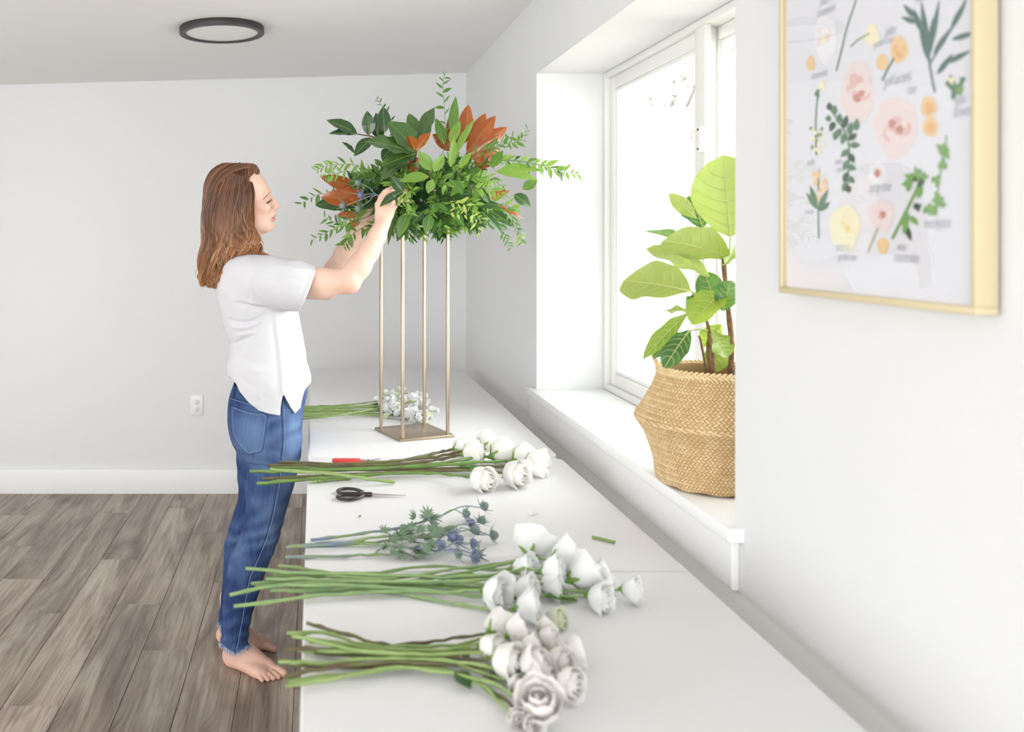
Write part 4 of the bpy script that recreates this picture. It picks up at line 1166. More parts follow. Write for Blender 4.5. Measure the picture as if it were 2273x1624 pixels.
fig_leaf(fb(1560, 505, 2.06), fb(1532, 430, 2.08), .075, Vector((-.2, -.9, .4)), 'figdark', .5, .2, (1.2, .6), 7)
fig_leaf(fb(1550, 692, 1.98), fb(1470, 687, 1.93), .030, Vector((.0, .5, .9)), 'fig', .1, .3, (1.1, .7), 8)
fig_leaf(fb(1610, 645, 1.95), fb(1532, 708, 1.91), .075, Vector((-.4, -.5, .7)), 'fig', .6, .3, (1.2, .6), 9)
fig_leaf(fb(1527, 694, 1.99), fb(1428, 788, 1.93), .036, Vector((-.2, -.7, .6)), 'fig', .4, .5, (1.2, .7), 10)
fig_leaf(fb(1531, 732, 1.97), fb(1474, 812, 1.93), .052, Vector((-.5, -.8, .2)), 'figdark', .4, .25, (1.25, .6), 11)
fig_leaf(fb(1532, 735, 2.02), fb(1445, 786, 2.0), .034, Vector((-.3, -.6, .8)), 'figdark', .6, .3, (1.2, .7), 12)
fig_leaf(fb(1604, 690, 1.93), fb(1622, 622, 1.91), .050, Vector((-.5, -.85, .1)), 'figdark', .3, .2, (1.2, .6), 13)
fig_leaf(fb(1580, 735, 1.99), fb(1618, 792, 1.96), .060, Vector((.2, -.9, .4)), 'fig', .3, .15, (1.2, .6), 14)
fig_leaf(fb(1600, 760, 2.04), fb(1580, 825, 2.02), .055, Vector((-.3, -.9, .2)), 'fig', .3, .15, (1.2, .6), 15)
fig_leaf(fb(1594, 690, 2.0), fb(1562, 600, 2.03), .060, Vector((-.4, -.9, .1)), 'figdark', .3, .2, (1.2, .6), 16)
fig_leaf(fb(1576, 655, 2.03), fb(1520, 690, 2.05), .060, Vector((-.3, -.5, .8)), 'figdark', .4, .2, (1.2, .6), 17)
fig_leaf(fb(1606, 590, 1.99), fb(1645, 540, 1.93), .06, Vector((.2, -.8, .5)), 'fig', .3, .2, (1.2, .6), 18)
fig_leaf(fb(1600, 720, 2.06), fb(1560, 770, 2.08), .05, Vector((-.1, -.8, .6)), 'fig', .3, .2, (1.2, .6), 19)
fig_leaf(fb(1660, 560, 2.04), fb(1740, 470, 2.02), .11, CAMN, 'fig', .3, .2, (1.2, .6), 20)
fig_leaf(fb(1668, 460, 2.04), fb(1690, 330, 2.06), .12, CAMN, 'figdark', .3, .2, (1.2, .6), 21)
fig_leaf(fb(1650, 700, 2.03), fb(1740, 660, 1.98), .10, Vector((.2, -.7, .6)), 'figdark', .3, .2, (1.2, .6), 22)
for a, c in (((1617, 580, 1.985), (1621, 525, 1.985)), ((1608, 580, 1.985), (1617, 572, 1.975)), ((1540, 655, 2.0), (1531, 646, 1.97)), ((1608, 580, 1.985), (1600, 575, 2.02)), ((1565, 700, 2.0), (1550, 692, 1.98)), ((1574, 735, 2.0), (1531, 734, 1.98)), ((1560, 690, 2.0), (1527, 694, 1.99))):
    MB().tube(vspline([fb(*a), (fb(*a) + fb(*c)) / 2 + Vector((0, -.002, .004)), fb(*c)], 8), [.0028, .0026, .0024, .0022, .002, .002, .002, .0018], 6).build('petiole', ML['yellow'], fig)

# ================================================================== greenery arrangement on the stand
AC = Vector((SC.x + .02, SC.y, TZ + SH + .035))
arr = empty('greenery_arrangement', AC - Vector((0, 0, .028)), 'large green foliage arrangement with russet magnolia leaves on top of the stand', 'arrangement')
# black liner bowl with wet foam, hidden among the leaves
M_liner = mat('liner_black', srgb(30, 30, 30), .4); M_foam = mat('foam_green', srgb(48, 88, 62), .9, bump=(200, .4, 2))
bowl = MB().lathe([(.060, .007), (.085, .012), (.098, .040), (.096, .040), (.083, .014), (.001, .010)], 40, Matrix.Translation((SC.x, SC.y, TZ + SH)), closed=False).build('bowl', M_liner, arr)
MB().lathe([(.001, .012), (.082, .014), (.088, .055), (.06, .078), (.001, .084)], 24, Matrix.Translation((SC.x, SC.y, TZ + SH)), closed=False).build('foam', M_foam, arr)
ra_ = random.Random(21)
def big(px0, py0, Y0, px1, py1, Y1, W, n, mk, parent, bend=.35, fold=.22, shape=(.92, .85), wave=.003, seed=0):
    a, c = P(px0, py0, Y0), P(px1, py1, Y1)
    me = leaf_mesh('leaf', ML[mk], (c - a).length * 1.06, W, nl=12, nw=7, shape=shape, fold=fold, bend=bend, wave=wave, seed=seed)
    o = link('leaf', me, parent, orient(a, c - a, n))
    rb = MB(); vs = [Vector(v.co) for v in me.vertices]
    rb.tube([o.matrix_basis @ (vs[j * 7 + 3] + Vector((0, 0, .0002))) for j in range(12)], [.0012 - .0009 * j / 11 for j in range(12)], 4, False)
    rb.build('midrib', ML['yellow'] if mk != 'russet' else M_twig, o)
    return o
def branch(name, pts, r0=.0035, r1=.002, m=M_twig):
    mb = MB(); mb.tube(vspline(pts, 18), [r0 + (r1 - r0) * i / 17 for i in range(18)], 7)
    return mb.build(name, m, arr)
AC3 = AC + Vector((0, 0, .02))
# magnolia, green faces (upper centre left)
bA = branch('magnolia_branch', [AC3, P(922, 370, 2.88), P(924, 335, 2.84)], .005, .0035)
F1 = Vector((-.1, -.85, .55))
big(922, 338, 2.85, 820, 308, 2.80, .082, Vector((.1, -.7, .7)), 'magnolia', bA, .3, .2, (.9, .75), .006, 1)
big(922, 342, 2.84, 852, 362, 2.79, .066, Vector((-.1, -.75, .65)), 'magnolia', bA, .3, .2, (.9, .75), .006, 2)
big(924, 348, 2.86, 842, 386, 2.82, .070, Vector((-.2, -.6, .75)), 'magnolia', bA, .7, .3, (.9, .75), .008, 3)
big(925, 335, 2.86, 868, 270, 2.85, .082, Vector((.3, -.9, .25)), 'magnolia', bA, .4, .3, (.9, .75), .006, 4)
big(928, 335, 2.88, 958, 240, 2.89, .066, Vector((-.6, -.75, .1)), 'magnolia', bA, .3, .4, (.9, .75), .006, 5)
big(926, 335, 2.91, 912, 252, 2.94, .062, Vector((.3, -.9, .2)), 'magnolia', bA, .3, .3, (.9, .75), .004, 6)
big(920, 332, 2.825, 908, 300, 2.80, .034, Vector((.3, .8, .4)), 'magnolia', bA, .5, .4, (.9, .7), .002, 7)
big(924, 334, 2.825, 951, 294, 2.81, .036, Vector((-.3, .9, .3)), 'magnolia', bA, .5, .4, (.9, .7), .002, 8)
big(932, 350, 2.87, 905, 388, 2.86, .05, Vector((.3, .8, .5)), 'magnolia', bA, .4, .3, (.9, .75), .004, 9)
# magnolia, russet undersides (upper right)
bB = branch('magnolia_branch', [AC3, P(1010, 380, 2.94), P(1040, 335, 2.92)], .005, .0035)
NB = Vector((.15, .95, .25))
for k, (x0, y0, Y0, x1, y1, Y1, W) in enumerate(((1030, 318, 2.95, 1040, 236, 2.98, .056), (1042, 325, 2.94, 1076, 255, 2.97, .050), (1036, 338, 2.91, 1097, 260, 2.92, .058), (1050, 332, 2.95, 1124, 284, 2.96, .052),
                                                  (1038, 346, 2.89, 1104, 303, 2.87, .056), (1046, 352, 2.92, 1112, 330, 2.93, .048), (1052, 358, 2.93, 1088, 366, 2.93, .044), (1020, 330, 2.96, 962, 300, 2.98, .056), (1016, 335, 2.98, 998, 262, 3.0, .05))):
    big(x0, y0, Y0, x1, y1, Y1, W, NB + Vector((ra_.uniform(-.35, .35), 0, ra_.uniform(-.2, .2))), 'magnolia', bB, ra_.uniform(-.4, .1), .18, (.9, .8), .003, 20 + k)
# magnolia, russet (left)
bC = branch('magnolia_branch', [AC3, P(850, 440, 2.95), P(800, 436, 2.93)], .005, .0035)
for k, (x0, y0, Y0, x1, y1, Y1, W, n) in enumerate(((800, 418, 2.93, 716, 392, 2.92, .056, Vector((.1, .8, -.5))), (806, 440, 2.91, 718, 438, 2.89, .062, Vector((0, .95, .2))), (812, 434, 2.90, 756, 424, 2.885, .05, Vector((.1, .95, -.2))), (796, 476, 2.93, 748, 480, 2.95, .03, Vector((0, .8, .5))), (800, 492, 2.95, 770, 500, 2.95, .026, Vector((0, .9, .3))))):
    big(x0, y0, Y0, x1, y1, Y1, W, n, 'magnolia', bC, ra_.uniform(-.2, .2), .1, (.95, .8), .002, 40 + k)
big(796, 452, 2.95, 704, 450, 2.95, .068, Vector((0, -.8, .6)), 'deep', bC, .3, .15, (.95, .75), .002, 46)
# long russet leaf on the right
bD = branch('magnolia_branch', [AC3, P(1040, 440, 2.93), P(1082, 446, 2.92)], .004, .003)
big(1082, 446, 2.92, 1164, 472, 2.90, .045, Vector((.1, .25, -.95)), 'magnolia', bD, -.5, .35, (.9, .8), .003, 47)
big(1060, 440, 2.93, 1125, 424, 2.96, .04, Vector((.1, .9, .3)), 'magnolia', bD, .2, .2, (.9, .8), .003, 48)
big(1040, 412, 2.90, 1086, 406, 2.90, .035, Vector((.1, .9, .3)), 'magnolia', bD, .2, .2, (.9, .8), .003, 49)
# dark glossy branch (upper left)
bE = branch('camellia_branch', [AC3, P(880, 340, 2.93), P(840, 308, 2.91), P(793, 297, 2.90)], .004, .0018)
for k, (x0, y0, Y0, x1, y1, Y1, W, n) in enumerate(((793, 297, 2.90, 730, 264, 2.88, .050, Vector((.2, -.8, .5))), (794, 298, 2.89, 733, 292, 2.87, .044, Vector((0, -.6, .8))), (819, 300, 2.91, 816, 248, 2.90, .046, Vector((.1, -.95, .2))),
                                                     (854, 294, 2.92, 850, 238, 2.92, .048, Vector((-.2, -.95, .1))), (838, 300, 2.93, 838, 250, 2.95, .042, Vector((.5, -.8, .1))), (826, 306, 2.89, 787, 342, 2.87, .044, Vector((-.2, -.85, .4))),
                                                     (787, 340, 2.90, 762, 314, 2.89, .026, Vector((.5, -.6, .6))), (846, 308, 2.94, 832, 280, 2.96, .042, Vector((.1, -.9, .3))), (868, 330, 2.94, 848, 352, 2.93, .04, Vector((-.2, -.8, .4))))):
    big(x0, y0, Y0, x1, y1, Y1, W, n, 'glossy', bE, .35, .25, (.85, .9), .001, 60 + k)
# large paler leaves in front and on the right
bF = branch('salal_branch', [AC3, P(960, 420, 2.84), P(950, 380, 2.80)], .0035, .002)
for k, (x0, y0, Y0, x1, y1, Y1, W, n, mk) in enumerate((
    (958, 378, 2.79, 930, 336, 2.78, .040, Vector((-.2, -.9, .35)), 'light'), (962, 380, 2.78, 986, 344, 2.78, .034, Vector((.3, -.9, .3)), 'light'), (952, 392, 2.77, 890, 398, 2.76, .046, Vector((0, -.75, .65)), 'light'),
    (897, 424, 2.755, 843, 453, 2.735, .040, Vector((-.1, -.6, .8)), 'glossy'), (896, 426, 2.78, 868, 392, 2.78, .036, Vector((-.4, -.9, .3)), 'deep'), (960, 398, 2.77, 950, 428, 2.77, .030, Vector((0, -.9, .3)), 'light'),
    (1000, 400, 2.79, 1030, 430, 2.77, .034, Vector((.1, -.9, .4)), 'mid'), (1030, 402, 2.80, 1002, 432, 2.78, .032, Vector((-.2, -.9, .4)), 'light'), (906, 470, 2.78, 884, 524, 2.77, .040, Vector((-.3, -.9, .3)), 'mid'), (912, 470, 2.79, 880, 532, 2.79, .046, Vector((-.4, -.85, .2)), 'deep'),
    (1046, 455, 2.80, 1108, 452, 2.80, .044, Vector((0, -.75, .65)), 'deep'), (1070, 470, 2.82, 1118, 518, 2.80, .032, Vector((.3, -.8, .5)), 'deep'), (1090, 470, 2.86, 1142, 500, 2.84, .040, Vector((.2, -.8, .4)), 'deep'),
    (1100, 380, 2.82, 1190, 392, 2.78, .048, Vector((.0, -.75, .7)), 'light'), (1110, 376, 2.85, 1200, 372, 2.84, .046, Vector((.1, -.7, .75)), 'light'), (1090, 372, 2.86, 1115, 334, 2.86, .036, Vector((-.3, -.9, .3)), 'mid'),
    (1140, 432, 2.88, 1178, 456, 2.87, .044, Vector((.3, -.9, .3)), 'deep'), (1160, 420, 2.92, 1192, 400, 2.92, .034, Vector((.2, -.9, .4)), 'mid'), (1070, 420, 2.80, 1086, 448, 2.79, .04, Vector((.2, -.9, .4)), 'deep'), (955, 476, 2.80, 945, 515, 2.79, .038, Vector((0, -.9, .3)), 'mid'),
    (1000, 470, 2.82, 1030, 496, 2.80, .036, Vector((.3, -.8, .5)), 'mid'), (940, 470, 2.80, 918, 492, 2.78, .03, Vector((.0, -.9, .4)), 'deep'), (880, 470, 2.82, 858, 540, 2.81, .022, Vector((-.6, -.7, .2)), 'deep'), (1005, 300, 2.9, 1010, 215, 2.90, .034, Vector((-.3, -.9, .2)), 'mid'),
    (985, 320, 2.9, 970, 262, 2.92, .038, Vector((.2, -.9, .2)), 'mid'), (1000, 320, 2.88, 1020, 268, 2.88, .034, Vector((-.2, -.9, .2)), 'light'), (1010, 345, 2.85, 1050, 262, 2.86, .026, Vector((-.5, -.8, .2)), 'light'), (1000, 370, 2.82, 1010, 300, 2.82, .026, Vector((.2, -.9, .2)), 'light'), (1020, 372, 2.82, 1044, 338, 2.82, .026, Vector((-.2, -.9, .3)), 'light'))):
    big(x0, y0, Y0, x1, y1, Y1, W, n, mk, bF, .35, .22, (.82, .95), .001, 80 + k)
# thistles tucked in at the left
for k, (x, y, Y, bl) in enumerate(((803, 432, 2.86, True), (763, 457, 2.85, False), (797, 405, 2.87, False), (797, 463, 2.86, False))):
    s0 = P(842, 434, 2.87); c = P(x, y, Y)
    mb = MB(); mb.tube(vspline([AC3, s0, (s0 + c) / 2 + Vector((0, 0, .004)), c], 14), .0015, 6)
    t_ = mb.build('thistle_sprig', M_bstem, arr)
    thistle_head(t_, c, Vector((-.7, -.6, -.1 + .2 * (k % 2))), 1.15, bl, k)
# trailing sprigs with small pointed leaves
SM = {}
for mk in ('light', 'mid', 'deep', 'yellow'):
    SM[mk] = [leaf_mesh('leaflet', ML[mk], 1.0, w_, nl=6, nw=3, shape=(.72, 1.0), fold=.25, bend=bd, seed=i) for i, (w_, bd) in enumerate(((.27, .5), (.36, .9), (.21, -.3)))]
SPR = []   # (points, leaf length, colour, pair?)
def tr(*p): return [P(*q) for q in p]
SPR += [(tr((940, 440, 2.95), (985, 330, 2.95), (987, 250, 2.95), (983, 195, 2.95), (988, 160, 2.95)), .024, 'mid', 13), (tr((930, 420, 2.95), (890, 320, 2.95), (868, 265, 2.95), (849, 236, 2.95), (834, 218, 2.95)), .022, 'deep', 12),
        (tr((960, 420, 2.93), (1089, 360, 2.88), (1190, 364, 2.85), (1238, 378, 2.84), (1286, 388, 2.84)), .030, 'light', 24), (tr((960, 420, 2.93), (1080, 362, 2.9), (1150, 356, 2.9), (1215, 372, 2.92)), .028, 'light', 18),
        (tr((960, 420, 2.93), (1100, 328, 2.86), (1149, 315, 2.85), (1171, 284, 2.85)), .026, 'mid', 15), (tr((900, 440, 2.9), (807, 372, 2.86), (740, 366, 2.85), (698, 378, 2.85)), .026, 'light', 18), (tr((900, 440, 2.9), (800, 385, 2.84), (745, 385, 2.83), (718, 396, 2.83)), .026, 'light', 14),
        (tr((900, 450, 2.92), (790, 478, 2.86), (745, 505, 2.84), (690, 534, 2.84)), .024, 'mid', 17), (tr((900, 450, 2.92), (790, 490, 2.80), (760, 500, 2.78), (718, 480, 2.79)), .028, 'mid', 14), (tr((880, 450, 2.94), (770, 445, 2.98), (715, 430, 2.98), (666, 453, 2.98)), .028, 'mid', 14),
        (tr((900, 460, 2.88), (800, 508, 2.80), (775, 530, 2.79), (762, 548, 2.79)), .030, 'mid', 11), (tr((1000, 460, 2.9), (1090, 480, 2.84), (1120, 520, 2.82), (1134, 552, 2.82)), .024, 'mid', 16), (tr((1000, 460, 2.9), (1110, 460, 2.86), (1145, 500, 2.85), (1159, 540, 2.85)), .024, 'mid', 14),
        (tr((940, 460, 2.86), (880, 455, 2.755), (905, 450, 2.75), (915, 480, 2.75)), .026, 'light', 16), (tr((980, 450, 2.85), (1000, 470, 2.77), (1050, 480, 2.76), (1085, 492, 2.76)), .022, 'yellow', 16), (tr((980, 440, 2.85), (1050, 420, 2.77), (1090, 420, 2.76), (1130, 440, 2.78)), .026, 'light', 16),
        (tr((980, 440, 2.86), (1040, 400, 2.78), (1080, 395, 2.77), (1120, 415, 2.77)), .026, 'light', 16), (tr((960, 440, 2.86), (1000, 450, 2.77), (1040, 460, 2.75), (1066, 520, 2.76)), .024, 'yellow', 14), (tr((980, 400, 2.88), (1060, 340, 2.83), (1100, 325, 2.82), (1140, 300, 2.83)), .026, 'mid', 15)]
for i in range(100):      # the bulk of the dome
    th = ra_.uniform(-.35, 1.0) if i % 4 else ra_.uniform(-.9, -.3)
    ph = ra_.uniform(-1.1, 1.1) - PI / 2 if i % 3 else ra_.uniform(0, 2 * PI)
    if i % 5 == 0: ph = ra_.choice((0, PI)) + ra_.uniform(-.5, .5)
    d = Vector((math.cos(ph) * math.cos(th), math.sin(ph) * math.cos(th), math.sin(th)))
    R_ = 1 / math.sqrt((d.x / .255) ** 2 + (d.y / .19) ** 2 + (d.z / (.150 if d.z > 0 else .075)) ** 2)
    tip = AC + Vector((0, 0, .03)) + d * R_ * ra_.uniform(.8, 1.08)
    mid_ = AC + Vector((0, 0, .03)) + d * R_ * .6 + Vector((ra_.uniform(-.02, .02), ra_.uniform(-.02, .02), ra_.uniform(0, .03)))
    pr_x, pr_y = CX + tip.x * F / tip.y, CY - (tip.z - CAMZ) * F / tip.y
    if 826 < pr_x < 890 and 425 < pr_y < 560 and tip.y < 2.86: continue       # keep the near hand clear
    SPR.append(([AC + Vector((ra_.uniform(-.05, .05), ra_.uniform(-.04, .04), 0)), mid_, tip + Vector((0, 0, .008)), tip + d * .03 - Vector((0, 0, .012))], ra_.uniform(.030, .052), ra_.choice(('light', 'mid', 'mid', 'deep', 'mid', 'light')), ra_.randint(12, 18)))
for i in range(40):      # thicker flanks
    ph = (0 if i % 2 else PI) + ra_.uniform(-.75, .75); th = ra_.uniform(-.45, .6)
    if i % 2 == 0: ph = PI + ra_.uniform(-.75, .55)
    d = Vector((math.cos(ph) * math.cos(th), math.sin(ph) * math.cos(th), math.sin(th)))
    R_ = 1 / math.sqrt((d.x / .285) ** 2 + (d.y / .17) ** 2 + (d.z / (.135 if d.z > 0 else .085)) ** 2)
    tip = AC + Vector((0, 0, .03)) + d * R_ * ra_.uniform(.75, 1.05)
    pr_x, pr_y = CX + tip.x * F / tip.y, CY - (tip.z - CAMZ) * F / tip.y
    if 700 < pr_x < 890 and 430 < pr_y < 560 and tip.y < 2.97: continue
    mid_ = AC + Vector((0, 0, .03)) + d * R_ * .55 + Vector((0, ra_.uniform(-.02, .02), ra_.uniform(.01, .035)))
    SPR.append(([AC, mid_, tip, tip + d * .035 - Vector((0, 0, .016))], ra_.uniform(.030, .048), ra_.choice(('light', 'mid', 'mid', 'deep', 'light')), ra_.randint(12, 17)))
SPR.sort(key=lambda s_: min(p.y for p in s_[0]))
nleaf = 0
for (pts, ll, mk, n) in SPR:
    q = vspline(pts, 40)
    mb = MB(); mb.tube(q[4:], [.0013 - .0008 * i / 35 for i in range(36)], 5)
    sp = mb.build('sprig', M_twig if mk == 'deep' else ML['mid'], arr)
    bulk = MB()
    for k in range(n):
        t_ = .30 + .70 * (k + .5) / n
        i = min(38, int(t_ * 39)); p = q[i]; tg = (q[i + 1] - q[i]).normalized()
        side = tg.cross(Vector((ra_.uniform(-.4, .4), -1, ra_.uniform(-.3, .5)))).normalized() * (1 if k % 2 else -1)
        d = (side * ra_.uniform(.6, 1.0) + tg * ra_.uniform(.4, .9) + Vector((0, -.25, ra_.uniform(-.35, .15)))).normalized()
        nn = Vector((ra_.uniform(-.5, .5), -1, ra_.uniform(.1, 1.0)))
        s_ = ll * (1.3 if ll < .031 else 1.0) * ra_.uniform(.65, 1.25) * (1 - .35 * max(0, t_ - .7) / .3)
        c_ = mk if ra_.random() < .75 else ra_.choice(('light', 'mid', 'deep'))
        me = SM[c_][ra_.randrange(3)]
        M = orient(p, d, nn) @ Matrix.Scale(s_, 4)
        if nleaf < 230:
            link('leaf', me, sp, M); nleaf += 1
        else:
            bulk.add([M @ v.co for v in me.vertices], [tuple(f.vertices) for f in me.polygons], ('light', 'mid', 'deep', 'yellow').index(c_))
    if bulk.f: tag(bulk.build('foliage', [ML[c_] for c_ in ('light', 'mid', 'deep', 'yellow')], sp), kind='stuff')
# dark filler leaves that close the middle
fil = MB()
for i in range(220):
    a = Vector((ra_.gauss(0, 1), ra_.gauss(0, 1), ra_.gauss(0, 1))).normalized()
    p = AC + Vector((a.x * .16, a.y * .10 + .02, a.z * .075 + .05))
    v, f = leaf_verts(.06, .032, 6, 3, (.8, 1.0), .25, .5)
    M = orient(p, a + Vector((ra_.uniform(-.6, .6), ra_.uniform(-.6, .6), ra_.uniform(-.3, .6))), a + Vector((0, -.3, .4)))
    fil.add([M @ Vector(q) for q in v], f, i % 2)
tag(fil.build('filler_leaves', [ML['deep'], ML['glossy']], arr), kind='stuff')
# ================================================================== the woman
class SDF:
    """distance field on a grid, organic shapes by smooth union; meshed with surface nets"""
    def __init__(s, lo, hi, h):
        s.lo = np.array(lo, np.float32); s.h = h
        s.n = np.ceil((np.array(hi) - np.array(lo)) / h).astype(int) + 1
        s.ax = [s.lo[i] + h * np.arange(s.n[i], dtype=np.float32) for i in range(3)]
        s.f = np.full(s.n, 0.1, np.float32)
    def sub(s, lo, hi):
        sl, co = [], []
        for i in range(3):
            a = max(0, int((lo[i] - s.lo[i]) / s.h)); b = min(s.n[i], int((hi[i] - s.lo[i]) / s.h) + 2)
            if b <= a: return None, None
            sl.append(slice(a, b)); co.append(s.ax[i][a:b])
        X = co[0][:, None, None]; Y = co[1][None, :, None]; Z = co[2][None, None, :]
        return tuple(sl), (X, Y, Z)
    def smin(s, sl, d, k):
        a = s.f[sl]
        hh = np.maximum(k - np.abs(a - d), 0) / k
        s.f[sl] = np.minimum(a, d) - hh * hh * k * 0.25
    def smax(s, sl, d, k):
        a = s.f[sl]
        hh = np.maximum(k - np.abs(a - d), 0) / k
        s.f[sl] = np.maximum(a, d) + hh * hh * k * 0.25
    def cone(s, a, b, ra, rb, k=0.012):
        a = np.array(a, np.float32); b = np.array(b, np.float32); m = max(ra, rb) + k + 0.012
        sl, c = s.sub(np.minimum(a, b) - m, np.maximum(a, b) + m)
        if sl is None: return
        ab = b - a; L2 = float(ab @ ab) + 1e-12
        px, py, pz = c[0] - a[0], c[1] - a[1], c[2] - a[2]
        t = np.clip((px * ab[0] + py * ab[1] + pz * ab[2]) / L2, 0, 1)
        d = np.sqrt((px - t * ab[0]) ** 2 + (py - t * ab[1]) ** 2 + (pz - t * ab[2]) ** 2) - (ra + (rb - ra) * t)
        s.smin(sl, d, k)
    def chain(s, pts, k=0.012):
        for (a, ra), (b, rb) in zip(pts[:-1], pts[1:]):
            s.cone(a, b, ra, rb, k)
    def ell(s, c, r, R=None, k=0.012, carve=False):
        r = np.array(r, np.float32); m = float(r.max()) + k + 0.012
        sl, co = s.sub(np.array(c) - m, np.array(c) + m)
        if sl is None: return
        X, Y, Z = co[0] - c[0], co[1] - c[1], co[2] - c[2]
        if R is not None:
            Rt = np.array(R.to_3x3().transposed(), np.float32)
            X, Y, Z = (Rt[i, 0] * X + Rt[i, 1] * Y + Rt[i, 2] * Z for i in range(3))
        k0 = np.sqrt((X / r[0]) ** 2 + (Y / r[1]) ** 2 + (Z / r[2]) ** 2)
        k1 = np.sqrt((X / r[0] ** 2) ** 2 + (Y / r[1] ** 2) ** 2 + (Z / r[2] ** 2) ** 2) + 1e-6
        d = k0 * (k0 - 1) / k1
        if carve: s.smax(sl, -d, k)
        else: s.smin(sl, d, k)
    def loft(s, rows, Y0, k=0.012, e=2.0, yc=None):
        """rows (py, px_back, px_front, half width): upright trunk whose side view follows pixel edges at depth Y0"""
        yc = Y0 if yc is None else yc
        sc = Y0 / F
        R = np.array(spline(rows, 120))
        z = CAMZ - (R[:, 0] - CY) * sc
        xb = (R[:, 1] - CX) * sc; xf = (R[:, 2] - CX) * sc; w = R[:, 3]
        o = np.argsort(z); z, xb, xf, w = z[o], xb[o], xf[o], w[o]
        m = 0.03
        sl, c = s.sub((xb.min() - m, yc - w.max() - m, z[0] - m), (xf.max() + m, yc + w.max() + m, z[-1] + m))
        zz = c[2].ravel()
        XB, XF, W = (np.interp(zz, z, q)[None, None, :].astype(np.float32) for q in (xb, xf, w))
        cxx = (XB + XF) / 2; rx = np.maximum((XF - XB) / 2, .004); W = np.maximum(W, .004)
        nr = (np.abs((c[0] - cxx) / rx) ** e + np.abs((c[1] - yc) / W) ** e) ** (1 / e)
        d = (nr - 1) * np.minimum(rx, W)
        ez = np.maximum(z[0] - zz, zz - z[-1])[None, None, :]
        d = np.maximum(d, ez)
        s.smin(sl, d.astype(np.float32), k)
    def sample(s, p):
        i = np.clip(np.rint((p - s.lo) / s.h).astype(int), 0, s.n - 1)
        return s.f[i[:, 0], i[:, 1], i[:, 2]]
    def mesh(s):
        f = s.f; ins = f < 0
        c = np.zeros(tuple(s.n - 1), np.int8)
        for dx in (0, 1):
            for dy in (0, 1):
                for dz in (0, 1):
                    c += ins[dx:s.n[0] - 1 + dx, dy:s.n[1] - 1 + dy, dz:s.n[2] - 1 + dz]
        cell = np.argwhere((c > 0) & (c < 8))
        idx = np.full(c.shape, -1, np.int32); idx[cell[:, 0], cell[:, 1], cell[:, 2]] = np.arange(len(cell))
        corner = [(0, 0, 0), (1, 0, 0), (0, 1, 0), (1, 1, 0), (0, 0, 1), (1, 0, 1), (0, 1, 1), (1, 1, 1)]
        val = [f[cell[:, 0] + a, cell[:, 1] + b, cell[:, 2] + d] for a, b, d in corner]
        acc = np.zeros((len(cell), 3)); cnt = np.zeros(len(cell))
        for i, j in ((0, 1), (2, 3), (4, 5), (6, 7), (0, 2), (1, 3), (4, 6), (5, 7), (0, 4), (1, 5), (2, 6), (3, 7)):
            a, b = val[i], val[j]
            m = (a < 0) != (b < 0)
            t = np.where(m, a / np.where(m, a - b, 1), 0)
            p = np.array(corner[i]) + t[:, None] * (np.array(corner[j]) - np.array(corner[i]))
            acc += np.where(m[:, None], p, 0); cnt += m
        V = (cell + acc / cnt[:, None]) * s.h + s.lo
        Fs = []
        for ax in range(3):
            u, v = (ax + 1) % 3, (ax + 2) % 3
            A = [slice(None)] * 3; B = [slice(None)] * 3
            A[ax] = slice(0, -1); B[ax] = slice(1, None)
            e = ins[tuple(A)] != ins[tuple(B)]
            E = np.argwhere(e)
            E = E[(E[:, u] > 0) & (E[:, v] > 0) & (E[:, u] < s.n[u] - 1) & (E[:, v] < s.n[v] - 1)]
            q = []
            for du, dv in ((-1, -1), (0, -1), (0, 0), (-1, 0)):
                g = E.copy(); g[:, u] += du; g[:, v] += dv
                q.append(idx[g[:, 0], g[:, 1], g[:, 2]])
            q = np.stack(q, 1)
            fl = ins[tuple(A)][E[:, 0], E[:, 1], E[:, 2]]
            q[~fl] = q[~fl][:, ::-1]
            Fs.append(q)
        return V, np.concatenate(Fs)
def np_mesh(name, V, Q, mats, col=None):
    me = bpy.data.meshes.new(name)
    me.vertices.add(len(V)); me.vertices.foreach_set('co', np.asarray(V, np.float32).ravel())
    me.loops.add(Q.size); me.loops.foreach_set('vertex_index', Q.ravel().astype(np.int32))
    me.polygons.add(len(Q)); me.polygons.foreach_set('loop_start', np.arange(0, Q.size, 4, dtype=np.int32))
    me.polygons.foreach_set('use_smooth', np.ones(len(Q), bool))
    me.materials.append(mats)
    me.update(calc_edges=True); me.validate()
    if col is not None:
        a = me.color_attributes.new('Col', 'FLOAT_COLOR', 'POINT')
        a.data.foreach_set('color', np.concatenate([col, np.ones((len(col), 1))], 1).astype(np.float32).ravel())
    return me
def compact(V, Q):
    u, inv = np.unique(Q, return_inverse=True)
    return V[u], inv.reshape(Q.shape)
def smooth_mesh(V, Q, it=1, lam=0.5):
    for _ in range(it):
        acc = np.zeros_like(V); cnt = np.zeros(len(V))
        for i in range(4):
            j = (i + 1) % 4
            np.add.at(acc, Q[:, i], V[Q[:, j]]); np.add.at(acc, Q[:, j], V[Q[:, i]])
            np.add.at(cnt, Q[:, i], 1); np.add.at(cnt, Q[:, j], 1)
        V = V * (1 - lam) + lam * acc / np.maximum(cnt, 1)[:, None]
    return V
def normals(V, Q):
    n = np.cross(V[Q[:, 2]] - V[Q[:, 0]], V[Q[:, 3]] - V[Q[:, 1]])
    N = np.zeros_like(V)
    for i in range(4): np.add.at(N, Q[:, i], n)
    return N / (np.linalg.norm(N, axis=1, keepdims=True) + 1e-12)
def proj(V):
    return CX + V[:, 0] * F / V[:, 1], CY - (V[:, 2] - CAMZ) * F / V[:, 1]
